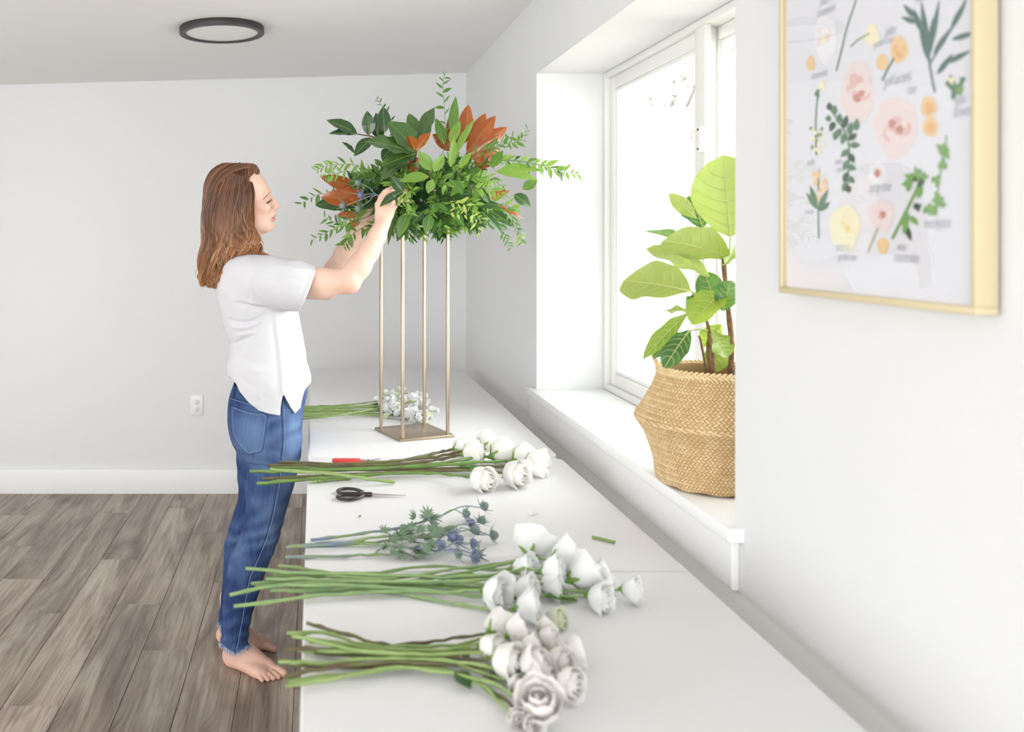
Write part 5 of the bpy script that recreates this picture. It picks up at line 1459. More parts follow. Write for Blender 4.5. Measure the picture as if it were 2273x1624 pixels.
def vnoise(V, scale, seed=0):
    """cheap smooth value noise, -1..1"""
    p = V * scale + seed * 17.31
    i = np.floor(p).astype(int); fr = p - i; fr = fr * fr * (3 - 2 * fr)
    def hsh(a):
        h = (a[:, 0] * 374761393 + a[:, 1] * 668265263 + a[:, 2] * 2147483647 + seed * 974711) & 0xffffffff
        h = ((h ^ (h >> 13)) * 1274126177) & 0xffffffff
        return ((h ^ (h >> 16)) & 0xffff) / 32767.5 - 1
    r = 0
    for a in (0, 1):
        for b in (0, 1):
            for c in (0, 1):
                w = (fr[:, 0] if a else 1 - fr[:, 0]) * (fr[:, 1] if b else 1 - fr[:, 1]) * (fr[:, 2] if c else 1 - fr[:, 2])
                r = r + w * hsh(i + np.array((a, b, c)))
    return r
def lin(*c): return np.array(srgb(*c)[:3])

M_skin = mat('skin', rough=0.48, attr='Col', sss=0.12, spec=0.35)
M_denim = mat('denim', rough=0.85, attr='Col', spec=0.2, bump=(900, 0.25, 2))
M_stitch = mat('denim_stitch', srgb(120, 146, 186), 0.9)
M_seam = mat('denim_seam_dark', srgb(32, 48, 84), 0.9)
M_shirt = mat('shirt_cotton', srgb(208, 207, 210), 0.9, spec=0.05, bump=(700, 0.05, 2))
M_hair = mat('hair', rough=0.42, attr='Col', spec=0.4)
M_brow = mat('brow_lash', srgb(74, 48, 38), 0.7)
M_brow2 = mat('brow_hair', srgb(122, 84, 64), 0.8)
M_nail = mat('nail', srgb(220, 176, 162), 0.25)

YC = 2.90     # her midline
b = SDF((-.44, 2.60, -.012), (.31, 3.24, 1.645), .0025)
# --- head (side view traced; nose, lips and lids added)
HEAD = [(371, 546, 514, .010), (375, 561, 495, .036), (383, 575, 483, .053), (393, 585, 474, .064), (404, 592, 468, .070), (416, 597, 465, .0735),
        (425, 598.5, 464, .0745), (432, 597.5, 464, .075), (440, 597, 465, .0745), (450, 598.5, 467, .073), (460, 601, 471, .071), (468, 604, 478, .068),
        (476, 605, 486, .065), (484, 604.5, 494, .062), (493, 604, 502, .057), (501, 604, 508, .050), (508, 600, 513, .041), (513, 590, 519, .032), (518, 578, 524, .020)]
b.loft([(a, c, d, e) for a, d, c, e in HEAD], YC, .004, 2.25)
hp = lambda px, py, dy=0.0: P(px, py, YC + dy)
b.chain([(hp(536, 505), .054), (hp(538, 540), .051), (hp(536, 575), .058)], .02)               # neck
b.cone(hp(558, 510), hp(592, 503), .026, .017, .012)                                              # jaw underside
b.ell(hp(603, 502), (.0105, .017, .012), k=.008)                                                  # chin
for s_ in (-1, 1):
    b.cone(hp(535, 490, s_ * .052), hp(592, 506, s_ * .016), .014, .012, .016)                     # jaw line
    b.ell(hp(584, 459, s_ * .046), (.024, .018, .017), k=.02)                                      # cheek
    b.ell(hp(607.5, 446, s_ * .031), (.0125, .0155, .0085), k=.010, carve=True)                         # eye socket
    b.ell(hp(593.5, 446.5, s_ * .030), (.0135, .0145, .0125), k=.003)                              # lidded eye
    b.cone(hp(598.5, 427, s_ * .010), hp(588, 432, s_ * .046), .0060, .0055, .012)                    # brow ridge
    b.ell(hp(609.2, 461.5, s_ * .0105), (.0100, .0075, .0082), k=.005)                             # nostril wing
b.chain([(hp(597.5, 433), .0060), (hp(605, 444), .0068), (hp(612.5, 452.5), .0072), (hp(616.5, 456.8), .0080)], .007)
b.cone(hp(611, 462), hp(608, 469), .006, .005, .006)
b.chain([(hp(594, 436), .0085), (hp(600, 448), .0115), (hp(606, 458), .0115)], .008)              # nose side walls
b.ell(hp(597.5, 476), (.0205, .027, .019), k=.008)                                                # muzzle
b.ell(hp(606.3, 475.5), (.0095, .020, .0068), k=.006)
b.ell(hp(606.0, 486.3), (.0092, .018, .0060), k=.005)
b.ell(hp(612, 481.4), (.0100, .020, .0022), Matrix.Rotation(math.radians(18), 3, 'Y').to_4x4(), k=.003, carve=True)
b.ell(hp(540, 455, -.074), (.018, .010, .028), k=.006)                                            # ears, under the hair
b.ell(hp(540, 455, .074), (.018, .010, .028), k=.006)
# --- trunk (under the clothes)
b.chain([(hp(545, 600), .075), (hp(572, 690), .085), (hp(592, 780), .085), (hp(595, 870), .08), (hp(595, 940), .08)], .05)
for s_ in (-1, 1):
    b.chain([(hp(545, 600, s_ * .04), .06), (hp(555, 620, s_ * .12), .05)], .05)
# --- right arm (nearest the camera)
ra = [(P(560, 612, 2.765), .050), (P(640, 626, 2.735), .0475), (P(712, 628, 2.722), .0435), (P(768, 623, 2.715), .0395)]
b.chain(ra, .02)
b.ell(P(781, 632, 2.715), (.022, .024, .022), k=.018)
b.chain([(P(773, 621, 2.715), .0375), (P(797, 591, 2.725), .0365), (P(818, 559, 2.735), .0320), (P(837, 524, 2.75), .0270), (P(849, 497, 2.76), .0245)], .014)
Rh = frame_from(P(862, 440, 2.78) - P(849, 497, 2.76), Vector((0, -1, 0)))
b.ell(P(855, 472, 2.767), (.0285, .0155, .040), frame_from(P(862, 445, 2.775) - P(849, 497, 2.76), Vector((0, -1, 0))), k=.014)
b.ell(P(846, 480, 2.768), (.017, .014, .026), k=.012)                                             # thumb base
b.chain([(P(843, 478, 2.766), .0135), (P(840, 455, 2.764), .0108), (P(847, 438, 2.770), .0098), (P(853, 426, 2.778), .0078)], .006)
FR = [((848, 449, 2.772), (858, 424, 2.788), (874, 414, 2.808), (886, 418, 2.826)),
      ((858, 446, 2.770), (872, 424, 2.786), (889, 417, 2.806), (902, 423, 2.826)),
      ((867, 450, 2.770), (884, 432, 2.784), (899, 428, 2.804), (910, 435, 2.824)),
      ((874, 459, 2.772), (889, 445, 2.784), (902, 443, 2.802), (910, 449, 2.818))]
for i, fg in enumerate(FR):
    r0 = (.0092, .0094, .0090, .0080)[i]
    b.chain([(P(*q), r0 - .0009 * j) for j, q in enumerate(fg)], .004)
    b.cone(P(853 + 3 * i, 478, 2.768), P(*fg[0]), .012, r0 + .001, .008)
# --- left arm
b.chain([(P(575, 612, 3.03), .050), (P(650, 634, 3.09), .046), (P(726, 640, 3.12), .040)], .02)
b.chain([(P(727, 636, 3.12), .0405), (P(744, 600, 3.105), .0385), (P(764, 562, 3.08), .0325), (P(784, 530, 3.055), .0265), (P(796, 511, 3.035), .0235)], .014)
b.ell(P(805, 494, 3.02), (.027, .0145, .038), frame_from(P(818, 470, 3.0) - P(796, 511, 3.035), Vector((0, -1, 0))), k=.012)
b.chain([(P(795, 500, 3.015), .0130), (P(790, 483, 3.005), .0105), (P(796, 468, 2.998), .0092), (P(804, 458, 2.995), .0076)], .006)
for i, fg in enumerate((((808, 474, 3.01), (824, 460, 2.99), (836, 466, 2.972), (838, 477, 2.965)), ((817, 478, 3.012), (833, 468, 2.992), (844, 476, 2.974), (843, 487, 2.968)),
                        ((823, 486, 3.015), (838, 480, 2.995), (848, 488, 2.978), (845, 498, 2.974)), ((824, 496, 3.018), (836, 494, 3.0), (844, 501, 2.988), (840, 508, 2.984)))):
    r0 = (.0090, .0092, .0088, .0078)[i]
    b.chain([(P(*q), r0 - .0009 * j) for j, q in enumerate(fg)], .004)
    b.cone(P(803, 497, 3.02), P(*fg[0]), .011, r0 + .001, .008)
# --- legs (inside the jeans) and feet
def leg(s_hip, knee, ankle):
    b.chain([(s_hip, .055), (knee, .038), (ankle, .030)], .02)
leg(P(602, 960, 2.85), P(582, 1190, 2.83), P(521, 1430, 2.865))
leg(P(594, 960, 2.95), P(562, 1160, 2.985), P(515, 1395, 3.00))
TOES = []
def foot(heel, direc, side, sc=1.0):
    d = Vector((direc[0], direc[1], 0)).normalized()
    lat = Vector((d.y, -d.x, 0)) * side      # towards the little toe
    q = lambda u, v, w: Vector((heel[0], heel[1], 0)) + (d * u + lat * v) * sc + Vector((0, 0, w * sc))
    Rf = Matrix((d, lat, Vector((0, 0, 1)))).transposed().to_4x4()
    b.ell(q(.030, 0, .031), (.034 * sc, .028 * sc, .032 * sc), Rf, .02)
    b.cone(q(.05, 0, .055), q(.045, 0, .17), .0345 * sc, .034 * sc, .02)
    b.cone(q(.052, -.004, .075), q(.150, -.012, .030), .034 * sc, .022 * sc, .02)
    b.cone(q(.04, .006, .024), q(.150, .022, .019), .024 * sc, .019 * sc, .02)
    b.ell(q(.160, -.022, .022), (.030 * sc, .021 * sc, .022 * sc), Rf, .012)
    b.ell(q(.150, .014, .018), (.034 * sc, .027 * sc, .018 * sc), Rf, .012)
    for v0, v1, u0, u1, r in ((-.026, -.027, .178, .219, .0128), (-.007, -.006, .176, .213, .0088), (.008, .010, .170, .204, .0082), (.021, .024, .162, .193, .0078), (.033, .037, .152, .180, .0078)):
        b.chain([(q(u0, v0, r + .006), r * sc), ((q((u0 + u1) / 2, (v0 + v1) / 2, r + .006)), r * .95 * sc), (q(u1, v1, r - .0005), r * .98 * sc)], .0035)
        TOES.append((q(u1 + r * .55, v1, r + r * .72), d.copy(), r * sc))
    for v_, u_ in ((-.03, .05), (.03, .055)): b.ell(q(u_, v_, .068), (.012, .008, .012), Rf, .012)  # ankle bones
foot((-.296, 2.905), (.84, -.545), 1, 1.0)
foot((-.336, 3.045), (.975, -.22), -1, .95)
V, Q = b.mesh()
V, Q = compact(V, Q)
V = smooth_mesh(V, Q, 1, .35)
V[:, 2] = np.maximum(V[:, 2], .0005)
px_, py_ = proj(V)
base = lin(226, 193, 174)
C = np.tile(base, (len(V), 1))
def blend(C, m, c): return C * (1 - m[:, None]) + np.array(c) * m[:, None]
nz = vnoise(V, 28, 1) * .5 + vnoise(V, 75, 2) * .5
C = blend(C, np.clip(.16 + nz * .22, 0, .4), lin(206, 154, 132))
def spot(c, r): return np.exp(-((V - np.array(c)) ** 2).sum(1) / (2 * r * r))
C = blend(C, .45 * spot(hp(572, 466, -.06), .022), lin(232, 168, 150))
C = blend(C, .5 * spot(hp(620, 457), .008), lin(236, 176, 158))
C = blend(C, .55 * spot(P(783, 640, 2.70), .025), lin(228, 160, 140))
feet = np.clip((.16 - V[:, 2]) / .10, 0, 1)
C = blend(C, feet * .6, lin(222, 176, 156))
C = blend(C, np.clip((.022 - V[:, 2]) / .02, 0, 1) * .45, lin(212, 136, 112))
lip = ((px_ > 602.2) & (np.abs(V[:, 1] - YC) < .03) & (py_ > 478.0) & (py_ < 490.6) & (py_ > 484 - (px_ - 602) * .75))
C[lip] = lin(212, 150, 140)
gap = lip & (np.abs(py_ - (484.6 - (px_ - 602) * .40)) < 1.0)
C[gap] = lin(140, 84, 78)
fk = (vnoise(V, 330, 5) > .62) & (vnoise(V, 60, 6) > -.1) & (py_ < 640)
C[fk] = C[fk] * .9 + lin(190, 130, 100) * .1
woman = link('person', np_mesh('person', V, Q, M_skin, C))
tag(woman, 'barefoot person in white tee and cropped blue jeans arranging greenery at the table', 'person')
bvh_body = BVHTree.FromPolygons([tuple(v) for v in V], [tuple(q) for q in Q.tolist()])
camv = Vector((0, 0, CAMZ))
def hit(bvh, px, py, off=0.0008):
    d = (P(px, py, 1.0) - camv).normalized()
    loc, nor, i, dist = bvh.ray_cast(camv, d)
    if loc is None: return None
    if nor.dot(d) > 0: nor = -nor
    return loc + nor * off
def traced(bvh, pts, n, off=.0008):
    out = [hit(bvh, p[0], p[1], off) for p in spline(pts, n)]
    return [o for o in out if o is not None]
# brow, lashes, toe nails
def strip(mb, pts, r, n=6, mi=0, flat=1.0):
    if len(pts) > 1: mb.tube(pts, r, n, True, mi, flat)
pts = traced(bvh_body, [(584.0, 443.5), (589, 437), (594, 431.5), (599, 425.5)], 12, .0004)
m = MB(); strip(m, pts, [.0004 + .0012 * math.sin(PI * min(1, (i + 1) / 9) * .9) for i in range(len(pts))]); m.build('eyebrow', M_brow2, woman)
pts = traced(bvh_body, [(591.5, 450), (595, 448.5), (598.5, 446), (602.5, 442.3)], 10, .0006)
m = MB(); strip(m, pts, [.0009 + .0012 * math.sin(PI * i / 9) for i in range(len(pts))])
rl = random.Random(2)
for i in range(14):
    p0 = pts[min(len(pts) - 1, int(i / 14 * len(pts)))]
    e = p0 + Vector((.0045 + rl.uniform(-.001, .002), -.003, -.004 + rl.uniform(-.0015, .001)))
    m.tube([p0, (p0 + e) / 2 + Vector((0, 0, -.0008)), e], [.0005, .0004, .0001], 4)
m.build('eyelashes', M_brow, woman)
for c_, d_, r_ in TOES:
    m = MB()
    lat_ = Vector((-d_.y, d_.x, 0))
    def nf(u, v):
        a = (u - .5) * 1.7
        return c_ + lat_ * (r_ * .78 * math.sin(a)) + d_ * ((v - .55) * r_ * 1.05) + Vector((0, 0, r_ * .42 * (math.cos(a) - 1) + .0012 - abs(v - .3) * r_ * .25))
    m.grid(nf, 6, 5); m.build('toenail', M_nail, woman)

# --- jeans
j = SDF((-.36, 2.66, .05), (.03, 3.14, .96), .0025)
j.loft([(840, 523, 682, .140), (862, 515, 683, .152), (880, 509, 681, .160), (905, 506, 675, .166), (930, 507, 671, .168), (955, 511, 669, .166), (980, 520, 668, .160), (1000, 530, 664, .15)], YC, .01, 2.5)
j.loft([(940, 515, 668, .080), (980, 524, 667, .087), (1011, 540, 666.6, .088), (1040, 548, 661, .086), (1075, 548, 654, .083), (1116, 547, 641, .078), (1139, 545, 634, .075), (1166, 540, 627, .071),
        (1198, 530, 617, .066), (1222, 518, 609, .064), (1244, 509, 599, .062), (1276, 503, 587, .060), (1310, 499, 577, .058), (1335, 496, 568.6, .056), (1381, 492, 556, .051), (1426, 489, 551, .049), (1470, 488, 549, .048)], 2.835, .02, 2.15, yc=2.838)
j.loft([(940, 515, 655, .080), (975, 522, 656, .085), (1011, 525, 652, .085), (1048, 527, 645, .083), (1102, 528, 622, .076), (1148, 515, 608, .071), (1207, 498, 588, .064), (1276, 494, 570, .060), (1344, 489, 553, .054), (1381, 485, 545, .050), (1420, 484, 541, .049)], 2.985, .02, 2.15, yc=2.985)
jo = j.f.copy()
HR = lambda px: np.interp(px, [480, 489, 505, 521, 536, 550, 560], [1424, 1427, 1441, 1451, 1443, 1433, 1430])
HL = lambda px: np.interp(px, [475, 484, 515, 545, 560], [1380, 1382, 1402, 1388, 1384])
X, Y, Z = j.ax[0][:, None, None], j.ax[1][None, :, None], j.ax[2][None, None, :]
sx = X * (F / Y) + CX; sy = CY - (Z - CAMZ) * (F / Y)
hemy = np.where(Y < 2.912, HR(sx), HL(sx))
# the legs are cut along the frayed hem
cut = (sy - hemy) * (Y / F)
j.f = np.maximum(j.f, cut.astype(np.float32))
j.f = np.maximum(j.f, (Z - .925).astype(np.float32))
V, Q = j.mesh()
fc = V[Q].mean(1)
ji = j.f; j.f = jo
keep = j.sample(fc) > -.0045
V, Q = compact(V, Q[keep])
V = smooth_mesh(V, Q, 1, .4)
N_ = normals(V, Q)
px_, py_ = proj(V)
def bell(x, c, w): return np.exp(-((x - c) / w) ** 2)
wr = 0
wr = wr + .0030 * bell(py_, 1185, 55) * np.sin((py_ + .35 * px_) / 5.2 + 2.2 * vnoise(V, 22, 3)) * (.5 + .5 * vnoise(V, 14, 4))
wr = wr + .0026 * bell(py_, 1035, 45) * np.sin((py_ - .45 * px_) / 6.5 + 2.5 * vnoise(V, 18, 7)) * (.4 + .6 * vnoise(V, 12, 8))
wr = wr + .0018 * bell(py_, 1390, 60) * np.sin((py_ + .2 * px_) / 5.0 + 2.2 * vnoise(V, 25, 9))
wr = wr + .0022 * bell(py_, 955, 40) * np.sin((py_ + .8 * px_) / 7.0 + 2.2 * vnoise(V, 18, 11)) * (px_ > 590)
wr = wr + .0020 * vnoise(V, 16, 10)
V = V + N_ * wr[:, None]
fade = .30 + .25 * vnoise(V, 9, 21) + .16 * vnoise(V, 30, 22) + .10 * vnoise(V * np.array((1, 1, .12)), 260, 23)
fade = fade + .55 * bell(px_, 652, 22) * bell(py_, 1020, 90) + .40 * bell(px_, 560, 30) * bell(py_, 955, 42) + .35 * bell(py_, 1180, 60) * bell(px_, 600, 22) - .25 * bell(py_, 1360, 90)
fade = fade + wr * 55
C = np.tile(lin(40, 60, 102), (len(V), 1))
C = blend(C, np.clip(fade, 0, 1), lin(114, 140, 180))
jeans = link('jeans', np_mesh('jeans', V, Q, M_denim, C), woman)
jeans['label'] = 'washed blue skinny jeans with frayed hems'
bvh_j = BVHTree.FromPolygons([tuple(v) for v in V], [tuple(q) for q in Q.tolist()])
def seamline(pts, n, r=.0009, name='stitching', mt=M_stitch):
    p = traced(bvh_j, pts, n, .0004)
    m = MB(); strip(m, p, r, 5); m.build(name, mt, jeans)
out = [(628, 890), (630.5, 930), (631.5, 957), (630, 998), (621, 1066), (609.7, 1130), (596, 1184), (578, 1230), (556, 1280), (546, 1330), (537, 1380), (527.6, 1431), (524, 1447)]
seamline(out, 90, .0012)
seamline([(a - 4, c_) for a, c_ in out], 90, .0011, 'side_seam', M_seam)
pk = [(515, 902), (540, 911), (565, 917), (590, 921), (589, 945), (585, 975), (580, 999), (566, 1003), (551, 1006), (534, 990), (519, 966), (515, 935), (515, 902)]
seamline(pk, 90, .0009)
def inset(k): 
    cx_, cy_ = 553, 952
    return [(cx_ + (a - cx_) * k, cy_ + (c_ - cy_) * k) for a, c_ in pk]
seamline(inset(.93), 90, .0007)
seamline(inset(1.03), 90, .0011, 'pocket_edge', M_seam)
seamline([(511, 884), (530, 890), (552, 897), (575, 903)], 24, .0009)
seamline([(511, 881), (530, 887), (552, 894), (575, 900)], 24, .0010, 'yoke_seam', M_seam)
seamline([(636, 908), (650, 912), (664, 912), (673, 903)], 20, .0009)
seamline([(526, 870), (532, 862), (530, 852)], 8, .0045, 'belt_loop', M_denim) if False else None
# belt loops
for bx in ((521, 858, 517, 884), (681, 857, 681, 884)):
    p = traced(bvh_j, [(bx[0] + 3, bx[1]), ((bx[0] + bx[2]) / 2 + 3, (bx[1] + bx[3]) / 2), (bx[2] + 4, bx[3])], 8, .002)
    m = MB(); strip(m, p, .0042, 6, 0, .4); m.build('belt_loop', M_seam, jeans)
# frayed hems
rf = random.Random(7)
M_fringe = mat('fringe_thread', rough=.9, attr='Col')
for name, yc_, hem, yy, x0, x1 in (('right', 2.838, HR, 2.835, 489, 551), ('left', 2.985, HL, 2.985, 485, 545)):
    m = MB(); cols = []
    cx_ = (x0 + x1) / 2; rx = (x1 - x0) / 2; ry = .0485
    for i in range(330):
        a = rf.uniform(0, 2 * PI)
        pxx = cx_ + rx * .99 * math.cos(a); yv = yc_ + ry * math.sin(a)
        pyy = float(hem(np.array([pxx]))[0]) - 3
        p0 = P(pxx, pyy, yy); p0 = Vector((p0.x, yv, p0.z))
        if yv < yy:
            q0 = hit(bvh_j, pxx, pyy - 2, .0008)
            if q0 is not None and abs(q0.y - yv) < .04: p0 = q0
        ln = rf.uniform(.008, .021)
        o_ = Vector((math.cos(a) * rf.uniform(0, .006) + rf.uniform(-.004, .006), math.sin(a) * .004, -ln))
        n0 = len(m.v)
        m.tube([p0, p0 + o_ * .5 + Vector((rf.uniform(-.002, .002), 0, 0)), p0 + o_], [.0009, .0008, .0003], 4)
        c0 = lin(70, 98, 146); c1 = lin(232, 232, 236) if rf.random() < .45 else lin(130, 156, 196)
        for k in range(len(m.v) - n0):
            t = (k // 4) / 2
            cols.append(tuple(c0 * (1 - t) + c1 * t))
    o = m.build('frayed_hem', M_fringe, jeans)
    at = o.data.color_attributes.new('Col', 'FLOAT_COLOR', 'POINT')
    at.data.foreach_set('color', np.array([(*c_, 1) for c_ in cols], np.float32).ravel())
    o['kind'] = 'stuff'

# --- shirt
t = SDF((-.36, 2.60, .78), (.06, 3.22, 1.40), .0025)
t.loft([(554, 514, 570, .058), (563, 506, 585, .095), (574, 499, 602, .135), (590, 490, 616, .160), (615, 482, 632, .172), (640, 479, 646, .174), (670, 484, 657, .170), (700, 491, 664, .163), (729, 499, 670, .158),
        (757, 509, 675, .156), (785, 509, 680, .160), (805, 504, 682, .166), (825, 505, 688, .172), (840, 509, 691, .175), (860, 514, 689, .175), (890, 519, 684, .173), (940, 521, 680, .172)], YC, .01, 2.3)
t.chain([(P(556, 606, 2.785), .060), (P(600, 622, 2.755), .070), (P(650, 633, 2.735), .071), (P(715, 652, 2.720), .0690)], .035)
t.chain([(P(560, 606, 3.02), .060), (P(610, 628, 3.06), .066), (P(660, 642, 3.09), .067), (P(700, 652, 3.10), .066)], .035)
to = t.f.copy()
X, Y, Z = t.ax[0][:, None, None], t.ax[1][None, :, None], t.ax[2][None, None, :]
Ye = YC - np.abs(Y - YC)
sx = X * (F / Ye) + CX; sy = CY - (Z - CAMZ) * (F / Ye)
HEM = ([495, 506, 514, 523, 532, 551, 574.5, 598, 622.4, 628, 629.5, 642, 655, 668, 676, 690, 700], [832, 835, 839, 851, 869.6, 893, 911.7, 918.7, 923, 877, 877, 901, 918.7, 904.7, 868, 848, 842])
cut = (sy - np.interp(sx, *HEM)) * (Ye / F) * .6
d1 = -np.inf
for cpt, yk in ((P(685, 642.5, 2.72), 0), (P(680, 650, 3.10), 1)):
    nrm = np.array((.925, 0, -.38))
    pl = (X - cpt.x) * nrm[0] + (Z - cpt.z) * nrm[2]
    reg = (Y < 2.81) if yk == 0 else (Y > 3.0)
    pl = np.where(reg & (Z > (1.150 if yk == 0 else 1.120)), pl, -1.0)
    cut = np.maximum(cut, pl)
npt = hp(538, 558)
nk = .060 - np.sqrt((X - npt.x) ** 2 + (Y - npt.y) ** 2 + .0 * Z)
nk = np.where(Z > hp(538, 585).z, nk, -1.0)
cut = np.maximum(cut, nk)
t.f = np.maximum(t.f, cut.astype(np.float32))
V, Q = t.mesh()
fc = V[Q].mean(1)
t.f = to
keep = t.sample(fc) > -.005
V, Q = compact(V, Q[keep])
V = smooth_mesh(V, Q, 2, .4)
N_ = normals(V, Q)
px_, py_ = proj(V)
near = V[:, 1] < YC + .05
def ridge(pts, w, amp):
    """soft fold along a traced line on the near side (negative = crease)"""
    c_ = np.array(spline(pts, 40))
    d = np.full(len(V), 1e9)
    fall = np.zeros(len(V))
    for i, q in enumerate(c_):
        dd = np.hypot(px_ - q[0], py_ - q[1])
        m_ = dd < d
        d[m_] = dd[m_]; fall[m_] = math.sin(PI * (i + .7) / 40.5) ** .6
    return amp * np.exp(-(d / w) ** 2) * fall * near
wr = .0022 * vnoise(V, 14, 31) + .0010 * vnoise(V, 40, 32)
wr = wr + ridge([(600, 684), (585, 700), (560, 713), (530, 716), (505, 708)], 4.5, -.0065) + ridge([(596, 690), (575, 712), (545, 726), (512, 724)], 5, .0060)
wr = wr + ridge([(598, 684), (570, 682), (540, 675), (515, 672)], 4.5, -.0050) + ridge([(590, 676), (560, 672), (530, 664)], 5, .0040)
wr = wr + ridge([(567, 742), (545, 752), (525, 760), (512, 762)], 5, -.0045) + ridge([(570, 737), (545, 742), (520, 745)], 5, .0035)
wr = wr + ridge([(595, 700), (570, 745), (540, 790), (520, 810)], 7, .0040) + ridge([(604, 712), (610, 760), (616, 820), (618, 880)], 6, -.0040) + ridge([(612, 700), (620, 760), (626, 830), (627, 875)], 6, .0040)
wr = wr + ridge([(640, 700), (648, 760), (650, 830)], 8, .0035) + ridge([(655, 720), (662, 780), (668, 830)], 7, -.0030)
wr = wr + ridge([(560, 600), (556, 640), (554, 676)], 3.0, -.0022) + ridge([(563, 600), (559, 640), (557, 676)], 2.5, .0022)
wr = wr + ridge([(690, 600), (676, 640), (655, 682)], 3.2, -.0022) + ridge([(620, 585), (650, 596), (690, 600)], 5, .003) + ridge([(610, 597), (650, 612), (690, 618)], 6, -.0025)
wr = wr + ridge([(525, 800), (560, 820), (600, 826)], 9, .004) + ridge([(520, 830), (550, 850), (585, 862)], 8, -.003) + ridge([(545, 888), (572, 900), (578, 880), (560, 872)], 4, .002)
V = V + N_ * wr[:, None]
V = smooth_mesh(V, Q, 1, .3)
shirt = link('shirt', np_mesh('shirt', V, Q, M_shirt), woman)
shirt['label'] = 'loose white short-sleeved cotton tee with split side hem'
sol = shirt.modifiers.new('cloth_thickness', 'SOLIDIFY'); sol.thickness = .0016; sol.offset = -1

# --- hair: a dark under-layer and many tapered locks following guide curves
GD = [  # (px, py, depth) from parting to tip, front of the near side round to the far side
 [(557, 398, 2.846), (562, 424, 2.822), (560, 455, 2.816), (558, 487, 2.814), (563, 514, 2.818), (571, 534, 2.812), (573, 552, 2.80), (588, 566, 2.79)],
 [(546, 397, 2.846), (547, 428, 2.812), (544, 462, 2.806), (543, 492, 2.80), (551, 518, 2.80), (557, 538, 2.79), (553, 552, 2.782), (560, 565, 2.78)],
 [(532, 396, 2.85), (524, 428, 2.808), (518, 462, 2.80), (520, 494, 2.795), (512, 520, 2.798), (521, 542, 2.785), (531, 554, 2.776), (540, 564, 2.775)],
 [(516, 394, 2.86), (501, 424, 2.815), (493, 462, 2.806), (490, 498, 2.80), (495, 528, 2.803), (490, 556, 2.80), (483, 590, 2.80), (479, 628, 2.80)],
 [(508, 389, 2.875), (481, 420, 2.83), (471, 460, 2.822), (467, 500, 2.82), (471, 538, 2.82), (463, 576, 2.82), (464, 608, 2.82), (471, 640, 2.82)],
 [(502, 383, 2.90), (466, 420, 2.86), (456, 460, 2.856), (456, 498, 2.852), (454, 545, 2.85), (449, 588, 2.85), (447, 612, 2.85), (458, 634, 2.85)],
 [(506, 379, 2.93), (468, 415, 2.93), (456, 460, 2.93), (458, 496, 2.93), (455, 540, 2.93), (455, 580, 2.93), (454, 606, 2.93), (460, 628, 2.93)],
 [(512, 377, 2.95), (478, 412, 2.975), (466, 456, 2.985), (466, 505, 2.985), (464, 545, 2.98), (470, 580, 2.975), (470, 605, 2.97), (474, 626, 2.965)],
 [(525, 374, 2.955), (510, 412, 2.985), (500, 456, 2.995), (500, 505, 2.995), (505, 535, 2.99), (500, 560, 2.985), (498, 580, 2.98), (500, 600, 2.98)],
 [(545, 374, 2.955), (545, 412, 2.985), (540, 456, 2.992), (540, 500, 2.99), (545, 525, 2.985), (548, 545, 2.985), (548, 556, 2.985), (550, 568, 2.985)]]
TOP = [  # from the parting over the crown
 [(557, 397, 2.847), (572, 386, 2.866), (574.5, 378, 2.888), (568, 374, 2.915), (560, 378, 2.948)],
 [(550, 396, 2.847), (562, 378, 2.868), (560, 370.5, 2.895), (553, 370, 2.925), (548, 378, 2.958)],
 [(540, 395, 2.848), (546, 375, 2.870), (543, 368.5, 2.90), (538, 370, 2.93), (535, 380, 2.962)],
 [(528, 395, 2.852), (528, 377, 2.875), (525, 371, 2.90), (520, 373, 2.93), (520, 384, 2.962)],
 [(516, 394, 2.858), (509, 381, 2.88), (506, 376, 2.905), (502, 379, 2.935), (505, 390, 2.965)],
 [(508, 391, 2.868), (497, 385, 2.885), (492, 383, 2.905), (490, 387, 2.935), (492, 398, 2.965)]]
BACK = [  # from the crown down the back of the head
 [(552, 380, 2.862), (522, 386, 2.845), (500, 398, 2.838), (484, 420, 2.83), (476, 450, 2.825), (474, 480, 2.822)],
 [(545, 376, 2.87), (512, 379, 2.858), (488, 392, 2.852), (470, 416, 2.848), (462, 450, 2.846), (460, 485, 2.845)],
 [(535, 371, 2.885), (508, 375, 2.88), (482, 388, 2.876), (464, 412, 2.872), (455, 450, 2.87), (455, 485, 2.87)],
 [(530, 369, 2.90), (505, 374, 2.905), (479, 388, 2.91), (462, 412, 2.915), (454, 450, 2.92), (455, 485, 2.92)]]
def guide_mix(G, u):
    k = min(int(u), len(G) - 2); w = u - k
    return [tuple(a[i] * (1 - w) + c_[i] * w for i in range(3)) for a, c_ in zip(G[k], G[k + 1])]
hs = SDF((-.41, 2.76, 1.20), (-.12, 3.03, 1.66), .003)
for u in np.arange(0, 9.01, .5):
    g = [P(*q) for q in spline(guide_mix(GD, float(min(u, 8.999))), 12)]
    ctr = [(P(530, q[1], YC)) for q in spline(guide_mix(GD, float(min(u, 8.999))), 12)]
    rr = [.010, .016, .019, .020, .020, .020, .019, .018, .016, .012, .008, .003]
    pts = []
    for a, c_, r_ in zip(g, ctr, rr):
        d = (c_ - a); d.z = 0
        if d.length > 1e-4: d.normalize()
        pts.append((a + d * (r_ + .002), r_))
    hs.chain(pts, .012)
hs.loft([(a - 3.5, d - 6, c + 5, e + .007) for a, c, d, e in HEAD if a < 480], YC, .012, 2.2)
